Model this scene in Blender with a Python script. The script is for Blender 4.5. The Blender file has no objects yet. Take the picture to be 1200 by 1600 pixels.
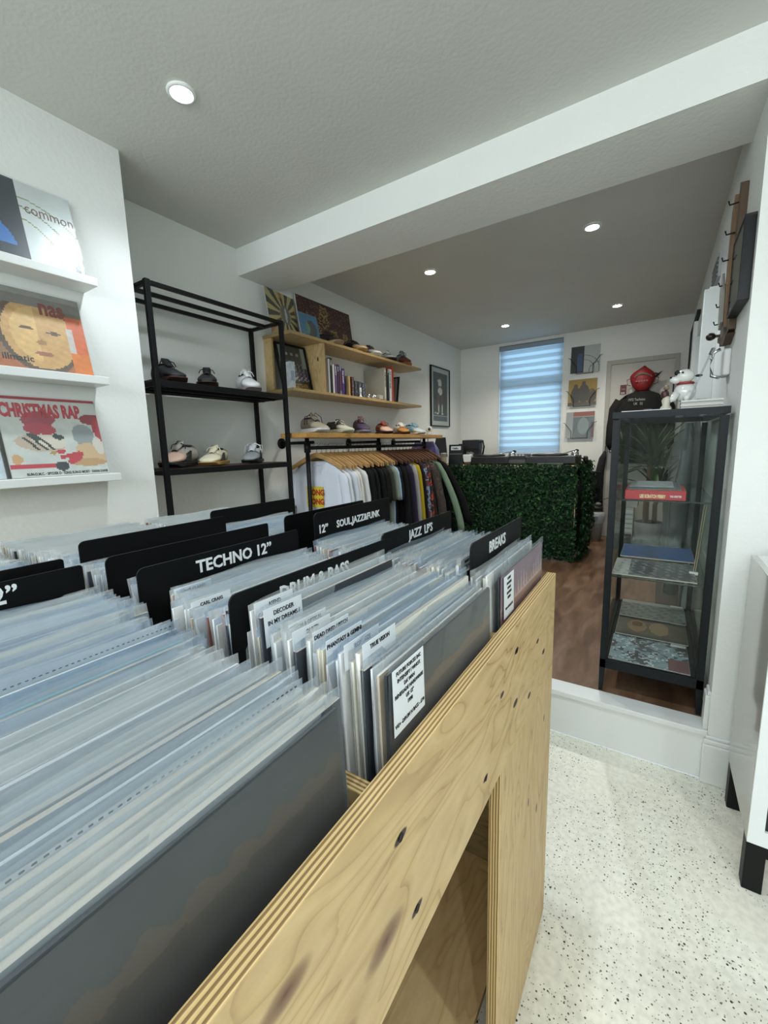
import bpy, math, random
import numpy as np
from mathutils import Vector, Matrix
random.seed(7); np.random.seed(7)
SC = bpy.context.scene; COL = SC.collection
# ---------------------------------------------------------------- camera
cam = bpy.data.cameras.new('camera'); camo = bpy.data.objects.new('camera', cam); COL.objects.link(camo)
cam.sensor_fit = 'VERTICAL'; cam.sensor_height = 36; cam.sensor_width = 27
cam.lens = 654.57/1600*36; cam.clip_start = 0.01; cam.clip_end = 50
_y, _p, _r = -0.57845, -0.1545, -0.02746
_f = Vector((math.sin(_y)*math.cos(_p), math.cos(_y)*math.cos(_p), math.sin(_p)))
_ri = Vector((math.cos(_y), -math.sin(_y), 0)); _up = _ri.cross(_f)
_R = math.cos(_r)*_ri+math.sin(_r)*_up; _U = -math.sin(_r)*_ri+math.cos(_r)*_up
camo.matrix_world = Matrix(((_R.x, _U.x, -_f.x, 0), (_R.y, _U.y, -_f.y, 0), (_R.z, _U.z, -_f.z, 1.26), (0, 0, 0, 1)))
SC.camera = camo
# ---------------------------------------------------------------- world, daylight, exposure
w = bpy.data.worlds.new('sky'); SC.world = w; w.use_nodes = True
w.node_tree.nodes['Background'].inputs[0].default_value = (0.62, 0.78, 1.0, 1)
w.node_tree.nodes['Background'].inputs[1].default_value = 1.2
SC.view_settings.view_transform = 'Standard'; SC.view_settings.look = 'None'
SC.view_settings.gamma = 1; SC.view_settings.use_curve_mapping = False
SC.view_settings.exposure = 0.45
cy = SC.cycles
cy.max_bounces = 8; cy.diffuse_bounces = 5; cy.glossy_bounces = 4; cy.transmission_bounces = 6; cy.transparent_max_bounces = 32
cy.caustics_reflective = False; cy.caustics_refractive = False; cy.sample_clamp_indirect = 6
cy.use_denoising = True

def area(name, loc, rot, sx, sy, en, col):
    l = bpy.data.lights.new(name, 'AREA'); l.shape = 'RECTANGLE'; l.size = sx; l.size_y = sy; l.energy = en; l.color = col
    o = bpy.data.objects.new(name, l); COL.objects.link(o); o.location = loc; o.rotation_euler = rot; return o
# daylight through an unseen shop window behind the camera, raised clear of cabinet-glass reflections, and through the rear window behind its blind
area('shop_window_daylight', (-0.35, -2.58, 1.93), (math.radians(90), 0, 0), 3.0, 0.78, 62, (0.90, 0.97, 1.0))
area('rear_window_daylight', (-1.31, 5.62, 1.75), (math.radians(-90), 0, 0), 0.9, 1.35, 11, (0.62, 0.82, 1.0))
DOWN_E = 27.0

# ---------------------------------------------------------------- materials
MATS = {}
def lin(c):
    if isinstance(c, str):
        c = c.lstrip('#'); c = [int(c[i:i+2], 16)/255 for i in (0, 2, 4)]
    return tuple((x/12.92 if x <= 0.04045 else ((x+0.055)/1.055)**2.4) for x in c)
def mat(name, col=None, rough=0.5, metal=0, spec=0.5, alpha=1, emit=None, estr=0, coat=0, bump=0, bscale=80, bstretch=(1, 1, 1), var=0, vscale=6, trans=0):
    if name in MATS: return MATS[name]
    m = bpy.data.materials.new(name); m.use_nodes = True; nt = m.node_tree; b = nt.nodes['Principled BSDF']
    c = lin(col) if col is not None else (0.5, 0.5, 0.5)
    b.inputs['Base Color'].default_value = (*c, 1); b.inputs['Roughness'].default_value = rough
    b.inputs['Metallic'].default_value = metal; b.inputs['Specular IOR Level'].default_value = spec
    b.inputs['Alpha'].default_value = alpha; b.inputs['Coat Weight'].default_value = coat
    b.inputs['Transmission Weight'].default_value = trans
    if emit: b.inputs['Emission Color'].default_value = (*lin(emit), 1); b.inputs['Emission Strength'].default_value = estr
    if bump or var:
        tc = nt.nodes.new('ShaderNodeTexCoord'); mp = nt.nodes.new('ShaderNodeMapping'); mp.inputs['Scale'].default_value = bstretch
        nt.links.new(tc.outputs['Object'], mp.inputs[0])
    if bump:
        n = nt.nodes.new('ShaderNodeTexNoise'); n.inputs['Scale'].default_value = bscale; n.inputs['Detail'].default_value = 4
        nt.links.new(mp.outputs[0], n.inputs['Vector'])
        bp = nt.nodes.new('ShaderNodeBump'); bp.inputs['Strength'].default_value = bump; bp.inputs['Distance'].default_value = 0.01
        nt.links.new(n.outputs['Fac'], bp.inputs['Height']); nt.links.new(bp.outputs[0], b.inputs['Normal'])
    if var:
        n = nt.nodes.new('ShaderNodeTexNoise'); n.inputs['Scale'].default_value = vscale; n.inputs['Detail'].default_value = 5
        nt.links.new(mp.outputs[0], n.inputs['Vector'])
        r = nt.nodes.new('ShaderNodeValToRGB'); r.color_ramp.elements[0].position = 0.3; r.color_ramp.elements[1].position = 0.7
        r.color_ramp.elements[0].color = (*[max(0, x*(1-var)) for x in c], 1); r.color_ramp.elements[1].color = (*[min(1, x*(1+var)) for x in c], 1)
        nt.links.new(n.outputs['Fac'], r.inputs[0]); nt.links.new(r.outputs[0], b.inputs['Base Color'])
    MATS[name] = m; return m
def nodes(m): return m.node_tree, m.node_tree.nodes, m.node_tree.links, m.node_tree.nodes['Principled BSDF']
def pmath(nt, op, a, b=None):
    n = nt.nodes.new('ShaderNodeMath'); n.operation = op
    for i, v in enumerate((a, b)):
        if v is None: continue
        if isinstance(v, (int, float)): n.inputs[i].default_value = v
        else: nt.links.new(v, n.inputs[i])
    return n.outputs[0]
def ramp(nt, fac, stops):
    r = nt.nodes.new('ShaderNodeValToRGB'); e = r.color_ramp.elements
    while len(e) < len(stops): e.new(0.5)
    for i, (p, c) in enumerate(stops): e[i].position = p; e[i].color = (*lin(c), 1)
    nt.links.new(fac, r.inputs[0]); return r.outputs[0]
def mix(nt, fac, a, b, mode='MIX'):
    n = nt.nodes.new('ShaderNodeMix'); n.data_type = 'RGBA'; n.blend_type = mode
    if isinstance(fac, (int, float)): n.inputs[0].default_value = fac
    else: nt.links.new(fac, n.inputs[0])
    for i, v in ((6, a), (7, b)):
        if isinstance(v, tuple): n.inputs[i].default_value = (*v, 1)
        else: nt.links.new(v, n.inputs[i])
    return n.outputs[2]

M_wall = mat('wall_paint', '#e0e2df', 0.75, bump=0.12, bscale=60, var=0.015, vscale=3)
M_ceil = mat('ceiling_paint', '#cccdc8', 0.8, bump=0.10, bscale=70, var=0.02, vscale=4)
M_gloss = mat('white_gloss_paint', '#dcdfdd', 0.35, bump=0.05, bscale=15)
M_black = mat('black_metal', '#090a0c', 0.5, spec=0.25)
M_blackp = mat('black_plastic', '#08090a', 0.4, spec=.3)
M_darkblue = mat('charcoal_metal', '#0f1418', 0.5, spec=.25)
M_white = mat('white_laminate', '#dfe1df', 0.4)
M_wtext = mat('white_lettering', '#dfe3e4', 0.6)
M_btext = mat('black_lettering', '#191a1c', 0.6)
M_card = mat('white_card', '#dde2e6', 0.55)
M_chrome = mat('chrome', '#c8ccd0', 0.18, metal=1)
M_dwood = mat('dark_walnut', '#3f2c20', 0.5, var=0.35, vscale=8, bstretch=(1, .15, 1))

def make_floor():
    m = mat('speckled_concrete', '#d6d3c6', 0.55); nt, N, L, b = nodes(m)
    tc = N.new('ShaderNodeTexCoord')
    n1 = N.new('ShaderNodeTexNoise'); n1.inputs['Scale'].default_value = 2.2; n1.inputs['Detail'].default_value = 6; L.new(tc.outputs['Object'], n1.inputs['Vector'])
    c1 = ramp(nt, n1.outputs['Fac'], [(0.32, '#d0cec2'), (0.5, '#dedbcd'), (0.68, '#e6e3d4')])
    n2 = N.new('ShaderNodeTexNoise'); n2.inputs['Scale'].default_value = 60; n2.inputs['Detail'].default_value = 3; L.new(tc.outputs['Object'], n2.inputs['Vector'])
    c1 = mix(nt, 0.35, c1, ramp(nt, n2.outputs['Fac'], [(0.35, '#c4c2b5'), (0.6, '#efecdf')]))
    for sc, th, cc, msk in ((90, 0.20, '#565348', 0.44), (44, 0.13, '#2e2d2a', 0.50), (150, 0.22, '#8a8678', 0.40)):
        v = N.new('ShaderNodeTexVoronoi'); v.inputs['Scale'].default_value = sc; L.new(tc.outputs['Object'], v.inputs['Vector'])
        n3 = N.new('ShaderNodeTexNoise'); n3.inputs['Scale'].default_value = 5; L.new(tc.outputs['Object'], n3.inputs['Vector'])
        f = pmath(nt, 'MULTIPLY', pmath(nt, 'LESS_THAN', v.outputs['Distance'], th), pmath(nt, 'GREATER_THAN', n3.outputs['Fac'], msk))
        sep = N.new('ShaderNodeSeparateColor'); L.new(v.outputs['Color'], sep.inputs[0])
        f = pmath(nt, 'MULTIPLY', f, pmath(nt, 'GREATER_THAN', sep.outputs[0], 0.45))
        c1 = mix(nt, f, c1, lin(cc))
    L.new(c1, b.inputs['Base Color'])
    bp = N.new('ShaderNodeBump'); bp.inputs['Strength'].default_value = 0.15; bp.inputs['Distance'].default_value = 0.003
    L.new(n2.outputs['Fac'], bp.inputs['Height']); L.new(bp.outputs[0], b.inputs['Normal']); return m
M_floor = make_floor()
def make_brown():
    m = mat('worn_brown_boards', '#5b4331', 0.42); nt, N, L, b = nodes(m)
    tc = N.new('ShaderNodeTexCoord'); mp = N.new('ShaderNodeMapping'); mp.inputs['Scale'].default_value = (8, 1.6, 1); L.new(tc.outputs['Object'], mp.inputs[0])
    n1 = N.new('ShaderNodeTexNoise'); n1.inputs['Scale'].default_value = 2; n1.inputs['Detail'].default_value = 8; n1.inputs['Distortion'].default_value = .6; L.new(mp.outputs[0], n1.inputs['Vector'])
    L.new(ramp(nt, n1.outputs['Fac'], [(0.3, '#4a3527'), (0.5, '#664c38'), (0.7, '#7c6350')]), b.inputs['Base Color']); return m
M_brown = make_brown()
def make_ply(name, axis='Y', knots=(), base=('#9a7d55', '#b89b6d', '#c7ad84'), sc=1.0):
    # rotary-cut pine veneer: long wandering grain along AXIS, knots at given local points
    m = mat(name, '#cbb282', 0.5); nt, N, L, b = nodes(m)
    tc = N.new('ShaderNodeTexCoord'); mp = N.new('ShaderNodeMapping')
    s = [7*sc, 7*sc, 7*sc]; s['XYZ'.index(axis)] = 1.9*sc; mp.inputs['Scale'].default_value = s; L.new(tc.outputs['Object'], mp.inputs[0])
    n0 = N.new('ShaderNodeTexNoise'); n0.inputs['Scale'].default_value = 1.1; n0.inputs['Detail'].default_value = 2; n0.inputs['Distortion'].default_value = 1.3; L.new(mp.outputs[0], n0.inputs['Vector'])
    rings = pmath(nt, 'FRACT', pmath(nt, 'MULTIPLY', n0.outputs['Fac'], 9.0))
    fine = N.new('ShaderNodeTexNoise'); fine.inputs['Scale'].default_value = 9; fine.inputs['Detail'].default_value = 4; L.new(mp.outputs[0], fine.inputs['Vector'])
    g = ramp(nt, rings, [(0.0, base[1]), (0.55, base[2]), (0.86, base[1]), (0.97, base[0])])
    big = N.new('ShaderNodeTexNoise'); big.inputs['Scale'].default_value = 3.5; L.new(tc.outputs['Object'], big.inputs['Vector'])
    g = mix(nt, pmath(nt, 'MULTIPLY', ramp(nt, big.outputs['Fac'], [(0.35, '#000000'), (0.65, '#ffffff')]), 0.55), g, lin(base[2]))
    g = mix(nt, 0.22, g, ramp(nt, fine.outputs['Fac'], [(0.3, '#8a7048'), (0.6, '#f0e0b4')]), 'SOFT_LIGHT')
    for (kx, ky, kz, ra, kind) in knots:
        sb = N.new('ShaderNodeVectorMath'); sb.operation = 'SUBTRACT'; sb.inputs[1].default_value = (kx, ky, kz); L.new(tc.outputs['Object'], sb.inputs[0])
        ml = N.new('ShaderNodeVectorMath'); ml.operation = 'MULTIPLY'; st = [1/ra, 1/ra, 1/ra]; st['XYZ'.index(axis)] = 0.45/ra; ml.inputs[1].default_value = st; L.new(sb.outputs[0], ml.inputs[0])
        ln = N.new('ShaderNodeVectorMath'); ln.operation = 'LENGTH'; L.new(ml.outputs[0], ln.inputs[0])
        d = ln.outputs['Value']
        if kind == 0:
            f = ramp(nt, d, [(0.0, '#ffffff'), (0.75, '#ffffff'), (1.0, '#000000')]); g = mix(nt, f, g, lin('#2a1f16'))
        else:
            dd = pmath(nt, 'MULTIPLY', d, 0.3)
            f = ramp(nt, dd, [(0.0, '#ffffff'), (0.2, '#d0d0d0'), (0.32, '#505050'), (0.8, '#000000')]); g = mix(nt, f, g, lin('#5c3528'))
    L.new(g, b.inputs['Base Color']); return m
def make_plyedge(name, axis, per=0.0024):
    m = mat(name, '#b39a68', 0.6); nt, N, L, b = nodes(m)
    tc = N.new('ShaderNodeTexCoord'); sp = N.new('ShaderNodeSeparateXYZ'); L.new(tc.outputs['Object'], sp.inputs[0])
    n = N.new('ShaderNodeTexNoise'); n.inputs['Scale'].default_value = 14; L.new(tc.outputs['Object'], n.inputs['Vector'])
    v = pmath(nt, 'ADD', pmath(nt, 'DIVIDE', sp.outputs['XYZ'.index(axis)], per*2), pmath(nt, 'MULTIPLY', n.outputs['Fac'], 0.35))
    g = ramp(nt, pmath(nt, 'FRACT', v), [(0.0, '#c9ae78'), (0.42, '#bda069'), (0.5, '#6b5433'), (0.88, '#86693e'), (0.98, '#c9ae78')])
    L.new(g, b.inputs['Base Color']); return m
M_plyY = make_ply('pine_ply_face', 'Y', [(-.187, .30, .885, .006, 0), (-.187, .33, .77, .006, 0), (-.187, .545, .765, .005, 0), (-.187, .27, .80, .016, 1), (-.187, .19, .775, .015, 1), (-.187, .70, .90, .006, 0), (-.187, .70, .80, .007, 0), (-.187, .86, .85, .005, 0), (-.187, .80, .76, .006, 0), (-.187, .92, .80, .006, 0), (-.187, .62, .86, .005, 0), (-.187, .15, .90, .012, 1)])
M_plyZ = make_ply('pine_ply_face_upright', 'Z', [(-.187, .95, .62, .005, 0), (-.187, .82, .50, .005, 0), (-.187, .9, .42, .006, 0)])
M_plyS = make_ply('birch_ply_shelf', 'Y', base=('#8f7d5c', '#b09c76', '#c0ad88'), sc=1.4)
M_plyT = make_ply('birch_ply_divider', 'Z', [(-1.93, 2.27, 1.94, .008, 0), (-1.98, 2.27, 1.86, .012, 0)], base=('#96805a', '#b59d70', '#c4ad82'), sc=1.4)
M_oak = make_ply('oiled_oak', 'Y', base=('#8a6433', '#a87f45', '#b88f52'), sc=2)
M_edgeX = make_plyedge('ply_edge_x', 'X'); M_edgeZ = make_plyedge('ply_edge_z', 'Z'); M_edgeY = make_plyedge('ply_edge_y', 'Y')

def make_glass(name, tint=(0.93, 0.97, 0.96), gloss=0.06, rough=0.02):
    m = bpy.data.materials.new(name); m.use_nodes = True; nt = m.node_tree; nt.nodes.clear()
    o = nt.nodes.new('ShaderNodeOutputMaterial'); t = nt.nodes.new('ShaderNodeBsdfTransparent'); t.inputs[0].default_value = (*tint, 1)
    g = nt.nodes.new('ShaderNodeBsdfGlossy'); g.inputs['Roughness'].default_value = rough
    fr = nt.nodes.new('ShaderNodeLayerWeight'); fr.inputs[0].default_value = 0.5
    mx = nt.nodes.new('ShaderNodeMixShader')
    f = pmath(nt, 'ADD', pmath(nt, 'MULTIPLY', pmath(nt, 'POWER', fr.outputs['Facing'], 5.0), 0.65), gloss)
    nt.links.new(f, mx.inputs[0]); nt.links.new(t.outputs[0], mx.inputs[1]); nt.links.new(g.outputs[0], mx.inputs[2]); nt.links.new(mx.outputs[0], o.inputs[0])
    MATS[name] = m; return m
M_glass = make_glass('clear_glass', (.95, .97, .96), 0.011)
def make_plastic(name, col, cover, rough=0.22, bump=0.5, bs=9, stretch=(1, 1, .25)):
    # thin clear film: mostly see-through, milky where it creases, with wrinkled highlights
    m = bpy.data.materials.new(name); m.use_nodes = True; nt = m.node_tree; N = nt.nodes; b = N['Principled BSDF']
    b.inputs['Base Color'].default_value = (*lin(col), 1); b.inputs['Roughness'].default_value = rough; b.inputs['Specular IOR Level'].default_value = 0.7
    tc = N.new('ShaderNodeTexCoord'); mp = N.new('ShaderNodeMapping'); mp.inputs['Scale'].default_value = stretch; nt.links.new(tc.outputs['Object'], mp.inputs[0])
    n = N.new('ShaderNodeTexNoise'); n.inputs['Scale'].default_value = bs; n.inputs['Detail'].default_value = 3; n.inputs['Distortion'].default_value = 0.8; nt.links.new(mp.outputs[0], n.inputs['Vector'])
    bp = N.new('ShaderNodeBump'); bp.inputs['Strength'].default_value = bump; bp.inputs['Distance'].default_value = 0.01; nt.links.new(n.outputs['Fac'], bp.inputs['Height']); nt.links.new(bp.outputs[0], b.inputs['Normal'])
    t = N.new('ShaderNodeBsdfTransparent'); t.inputs[0].default_value = (.97, .98, .99, 1); mx = N.new('ShaderNodeMixShader'); fr = N.new('ShaderNodeLayerWeight'); fr.inputs[0].default_value = 0.5
    nt.links.new(bp.outputs[0], fr.inputs['Normal'])
    f = pmath(nt, 'ADD', pmath(nt, 'MULTIPLY', pmath(nt, 'POWER', fr.outputs['Facing'], 4.0), 0.6), cover)
    nt.links.new(f, mx.inputs[0]); nt.links.new(t.outputs[0], mx.inputs[1]); nt.links.new(b.outputs[0], mx.inputs[2]); nt.links.new(mx.outputs[0], N['Material Output'].inputs[0])
    MATS[name] = m; return m
M_film = [make_plastic('sleeve_film_a', '#c2ccd2', 0.30), make_plastic('sleeve_film_b', '#ccd0ce', 0.34), make_plastic('sleeve_film_c', '#a7b8c6', 0.26)]
M_filmclear = make_plastic('sleeve_film_clear', '#d6dde0', 0.07, rough=0.15, bump=0.6, bs=7)
def make_print():
    m = bpy.data.materials.new('printed_art'); m.use_nodes = True; nt = m.node_tree; b = nt.nodes['Principled BSDF']; b.inputs['Roughness'].default_value = 0.35
    a = nt.nodes.new('ShaderNodeVertexColor'); a.layer_name = 'Col'; nt.links.new(a.outputs[0], b.inputs['Base Color']); return m
M_print = make_print()

# ---------------------------------------------------------------- mesh helpers
class MB:
    def __init__(s): s.v = []; s.f = []; s.mi = []; s.m = []
    def _m(s, m):
        if m is None: return 0
        if m not in s.m: s.m.append(m)
        return s.m.index(m)
    def add(s, vs, fs, m=None):
        k = len(s.v); s.v += [tuple(v) for v in vs]; i = s._m(m)
        for f in fs: s.f.append([k+j for j in f]); s.mi.append(i)
        return s
    def box(s, x0, x1, y0, y1, z0, z1, m=None, faces=None):
        vs = [(x, y, z) for x in (x0, x1) for y in (y0, y1) for z in (z0, z1)]
        fs = {'-x': (0, 1, 3, 2), '+x': (4, 6, 7, 5), '-y': (0, 4, 5, 1), '+y': (2, 3, 7, 6), '-z': (0, 2, 6, 4), '+z': (1, 5, 7, 3)}
        for k, f in fs.items(): s.add([vs[i] for i in f], [(0, 1, 2, 3)], (faces or {}).get(k, m))
        return s
    def obox(s, a, b, w, h, m=None, up=(0, 0, 1)):
        a = Vector(a); b = Vector(b); d = (b-a).normalized(); u = Vector(up)
        if abs(d.dot(u)) > 0.98: u = Vector((1, 0, 0))
        r = d.cross(u).normalized(); u = r.cross(d)
        vs = [p+r*(sx*w/2)+u*(sy*h/2) for p in (a, b) for sx in (-1, 1) for sy in (-1, 1)]
        return s.add(vs, [(0, 1, 3, 2), (4, 6, 7, 5), (0, 4, 5, 1), (2, 3, 7, 6), (0, 2, 6, 4), (1, 5, 7, 3)], m)
    def tube(s, pts, r, n=8, m=None, cap=True):
        pts = [Vector(p) for p in pts]; rr = r if isinstance(r, (list, tuple)) else [r]*len(pts); rings = []
        ref = None
        for i, p in enumerate(pts):
            d = (pts[min(i+1, len(pts)-1)]-pts[max(i-1, 0)]).normalized()
            if ref is None: ref = Vector((0, 0, 1)) if abs(d.z) < 0.9 else Vector((1, 0, 0))
            u = d.cross(ref).normalized(); v = u.cross(d).normalized(); ref = v if False else ref
            rings.append([p+(u*math.cos(2*math.pi*k/n)+v*math.sin(2*math.pi*k/n))*rr[i] for k in range(n)])
        return s.loft(rings, m, cap)
    def loft(s, rings, m=None, cap=True, close=True):
        n = len(rings[0]); vs = [p for r in rings for p in r]; fs = []
        for i in range(len(rings)-1):
            for k in range(n if close else n-1): fs.append((i*n+k, i*n+(k+1) % n, (i+1)*n+(k+1) % n, (i+1)*n+k))
        if cap: fs.append(tuple(range(n))[::-1]); fs.append(tuple((len(rings)-1)*n+k for k in range(n)))
        return s.add(vs, fs, m)
    def lathe(s, prof, c=(0, 0, 0), n=20, m=None, axis='Z', cap=False):
        rings = []
        for r, z in prof:
            ring = []
            for k in range(n):
                a = 2*math.pi*k/n; x, y = r*math.cos(a), r*math.sin(a)
                p = {'Z': (x, y, z), 'X': (z, x, y), 'Y': (x, z, y)}[axis]; ring.append((p[0]+c[0], p[1]+c[1], p[2]+c[2]))
            rings.append(ring)
        return s.loft(rings, m, cap)
    def sphere(s, c, r, m=None, n=12, k=8):
        r = r if isinstance(r, (tuple, list)) else (r, r, r); rings = []
        for i in range(k+1):
            t = math.pi*(0.02+0.96*i/k)
            rings.append([(c[0]+r[0]*math.sin(t)*math.cos(2*math.pi*j/n), c[1]+r[1]*math.sin(t)*math.sin(2*math.pi*j/n), c[2]-r[2]*math.cos(t)) for j in range(n)])
        return s.loft(rings, m)
    def prism(s, poly, a0, a1, axis='X', m=None):
        def P(u, v, t): return {'X': (t, u, v), 'Y': (u, t, v), 'Z': (u, v, t)}[axis]
        n = len(poly); vs = [P(u, v, a0) for u, v in poly]+[P(u, v, a1) for u, v in poly]
        fs = [tuple(range(n)), tuple(range(n, 2*n))[::-1]]+[(k, (k+1) % n, n+(k+1) % n, n+k) for k in range(n)]
        return s.add(vs, fs, m)
    def mesh(s, name, m=None, smooth=False):
        me = bpy.data.meshes.new(name); me.from_pydata(s.v, [], s.f)
        ms = s.m if s.m else ([m] if m else [])
        for q in ms: me.materials.append(q)
        if s.m: me.polygons.foreach_set('material_index', s.mi)
        if smooth: me.polygons.foreach_set('use_smooth', [True]*len(me.polygons))
        me.validate(); me.update()
        import bmesh as _b
        bm = _b.new(); bm.from_mesh(me)
        if len(bm.faces) < 20000:
            _b.ops.remove_doubles(bm, verts=bm.verts, dist=1e-6); _b.ops.recalc_face_normals(bm, faces=bm.faces)
        bm.to_mesh(me); bm.free(); return me
    def build(s, name, m=None, parent=None, smooth=False, bevel=0, **kw):
        o = bpy.data.objects.new(name, s.mesh(name, m, smooth)); COL.objects.link(o)
        if parent: o.parent = parent
        if bevel:
            b = o.modifiers.new('bevel', 'BEVEL'); b.width = bevel; b.segments = 2; b.limit_method = 'ANGLE'; b.angle_limit = math.radians(40)
        for k, v in kw.items(): o[k] = v
        return o
def link(name, me, parent=None, loc=None, rot=None):
    o = bpy.data.objects.new(name, me); COL.objects.link(o)
    if parent: o.parent = parent
    if loc: o.location = loc
    if rot: o.rotation_euler = rot
    return o
def thing(name, label, cat, loc=(0, 0, 0), rot=(0, 0, 0), group=None):
    o = bpy.data.objects.new(name, None); o.empty_display_size = 0.05; COL.objects.link(o)
    o.location = loc; o.rotation_euler = rot if isinstance(rot, (tuple, list)) else (0, 0, rot)
    o['label'] = label; o['category'] = cat
    if group: o['group'] = group
    return o
def struct(o): o['kind'] = 'structure'; return o
_TX = {}
def text_mesh(s, size, bold=0, mt=None, sx=1.0, align='LEFT', depth=0.0004, space=1.0):
    key = (s, size, bold, sx, align, mt.name if mt else '')
    if key in _TX: return _TX[key]
    c = bpy.data.curves.new('t', 'FONT'); c.body = s; c.size = size; c.offset = bold*size; c.extrude = depth; c.align_x = align; c.align_y = 'BOTTOM_BASELINE'; c.space_character = space
    c.resolution_u = 2
    o = bpy.data.objects.new('t', c); COL.objects.link(o); bpy.context.view_layer.update()
    me = bpy.data.meshes.new_from_object(o.evaluated_get(bpy.context.evaluated_depsgraph_get())); bpy.data.objects.remove(o); bpy.data.curves.remove(c)
    for v in me.vertices: v.co.x *= sx
    me.materials.clear(); me.materials.append(mt or M_btext); _TX[key] = me; return me
def frame_mat(org, right, up):
    r = Vector(right).normalized(); u = Vector(up).normalized(); n = r.cross(u)
    return Matrix(((r.x, u.x, n.x, org[0]), (r.y, u.y, n.y, org[1]), (r.z, u.z, n.z, org[2]), (0, 0, 0, 1)))
def letters(s, org, right, up, size, parent, mt=None, bold=0.02, sx=1, align='LEFT', name='lettering', space=1.0):
    o = link(name, text_mesh(s, size, bold, mt or M_btext, sx, align, space=space), parent); o.matrix_local = frame_mat(org, right, up); return o
def art(name, org, right, up, w, h, fn, parent, n=40, mt=None):
    # a flat print: per-face colours from fn(u, v) (v up)
    nx = n; ny = max(2, int(n*h/w)); vs = [(w*i/nx, h*j/ny, 0) for j in range(ny+1) for i in range(nx+1)]
    fs = [(j*(nx+1)+i, j*(nx+1)+i+1, (j+1)*(nx+1)+i+1, (j+1)*(nx+1)+i) for j in range(ny) for i in range(nx)]
    me = bpy.data.meshes.new(name); me.from_pydata(vs, [], fs)
    U, V = np.meshgrid((np.arange(nx)+.5)/nx, (np.arange(ny)+.5)/ny); rgb = np.clip(fn(U, V), 0, 1)
    rgb = np.where(rgb <= .04045, rgb/12.92, ((rgb+.055)/1.055)**2.4).reshape(-1, 3)
    ca = me.color_attributes.new('Col', 'FLOAT_COLOR', 'CORNER')
    ca.data.foreach_set('color', np.repeat(np.c_[rgb, np.ones(len(rgb))], 4, axis=0).ravel())
    me.materials.append(mt or M_print); o = link(name, me, parent); o.matrix_local = frame_mat(org, right, up); return o
def hexc(c): c = c.lstrip('#'); return np.array([int(c[i:i+2], 16)/255 for i in (0, 2, 4)])
def lay(base, *ms):
    # base colour then (mask, colour) layers
    out = base
    for mk, c in ms: out = np.where(mk[..., None], hexc(c) if isinstance(c, str) else c, out)
    return out
def nz(U, V, s=5, seed=0):
    r = np.random.RandomState(seed); o = 0
    for k in range(6):
        a, b, c, d = r.rand(4); o = o+np.sin(U*s*(1+k*.7)*(a+.4)*6+V*s*(b-.5)*12*(1+k*.5)+c*6.3)*np.cos(V*s*(1+k*.6)*(d+.3)*6+a*6)/(k+1.5)
    return 0.5+0.22*o
def flat(U, c): return np.ones(U.shape+(3,))*hexc(c)
# ================================================================ STRUCTURE
XL, XR, YB, ZC = -2.17, 0.215, 5.2, 2.44
def S(name, *boxes, m=M_wall, bevel=0):
    b = MB()
    for x in boxes: b.box(*x)
    return struct(b.build(name, m, bevel=bevel))
S('floor', (XL-.1, 1.7, -2.7, 1.80, -.08, 0), m=M_floor)
bf = struct(MB().box(XL, XR+.7, 1.885, YB+.1, 0.0, 0.2).build('floor_rear', M_brown))
st = MB(); st.box(XL, XR, 1.80, 1.884, 0.0, 0.178); st.box(XL, XR, 1.792, 1.884, 0.178, 0.2)
struct(st.build('trim_1', M_gloss, bevel=.002))
S('ceiling', (XL-.1, 1.7, -2.7, YB+.1, ZC, ZC+.1), m=M_ceil)
S('wall_left', (XL-.1, XL, -2.7, YB, -.05, ZC))
S('wall_chimney_breast', (XL, -1.853, -.75, 1.0, 0, ZC))
S('beam', (XL, 1.6, 1.80, 2.125, 2.291, ZC), m=M_wall)
S('wall_right', (XR, XR+.1, 1.80, YB, 0, 2.291), (XR+.1, 1.7, 1.80, 1.9, 0, 2.291), (XR, XR+.1, 2.125, YB, 2.291, ZC))
S('wall_right_front', (1.6, 1.7, -2.7, 1.8, 0, ZC))
S('wall_front', (XL, -1.9, -2.7, -2.6, 0, ZC), (1.1, 1.6, -2.7, -2.6, 0, ZC), (-1.9, 1.1, -2.7, -2.6, 0, 1.52), (-1.9, 1.1, -2.7, -2.6, 2.34, ZC))  # unseen wall; sill raised so the window misses the cabinet glass reflection
wx0, wx1, wz0, wz1 = -1.675, -.952, 1.14, 2.405
S('wall_rear', (XL, wx0, YB, YB+.12, 0, ZC), (wx1, .6, YB, YB+.12, 0, ZC), (wx0, wx1, YB, YB+.12, 0, wz0), (wx0, wx1, YB, YB+.12, wz1, ZC))
wf = MB()
for b in ((wx0, wx0+.045, YB+.075, YB+.115, wz0, wz1), (wx1-.045, wx1, YB+.075, YB+.115, wz0, wz1), (wx0, wx1, YB+.075, YB+.115, wz1-.05, wz1), (wx0, wx1, YB+.075, YB+.115, wz0, wz0+.05), (wx0, wx1, YB+.06, YB+.115, 1.915, 1.99)): wf.box(*b)
win = struct(wf.build('window_1', M_white, bevel=.003)); link('pane', MB().box(wx0, wx1, YB+.093, YB+.097, wz0, wz1).mesh('pane', M_glass), win)
S('trim_2', (wx0-.012, wx1+.012, YB-.006, YB, wz1, wz1+.012), (wx0-.012, wx0, YB-.006, YB, wz0, wz1), (wx1, wx1+.012, YB-.006, YB, wz0, wz1), m=M_gloss)
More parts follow.
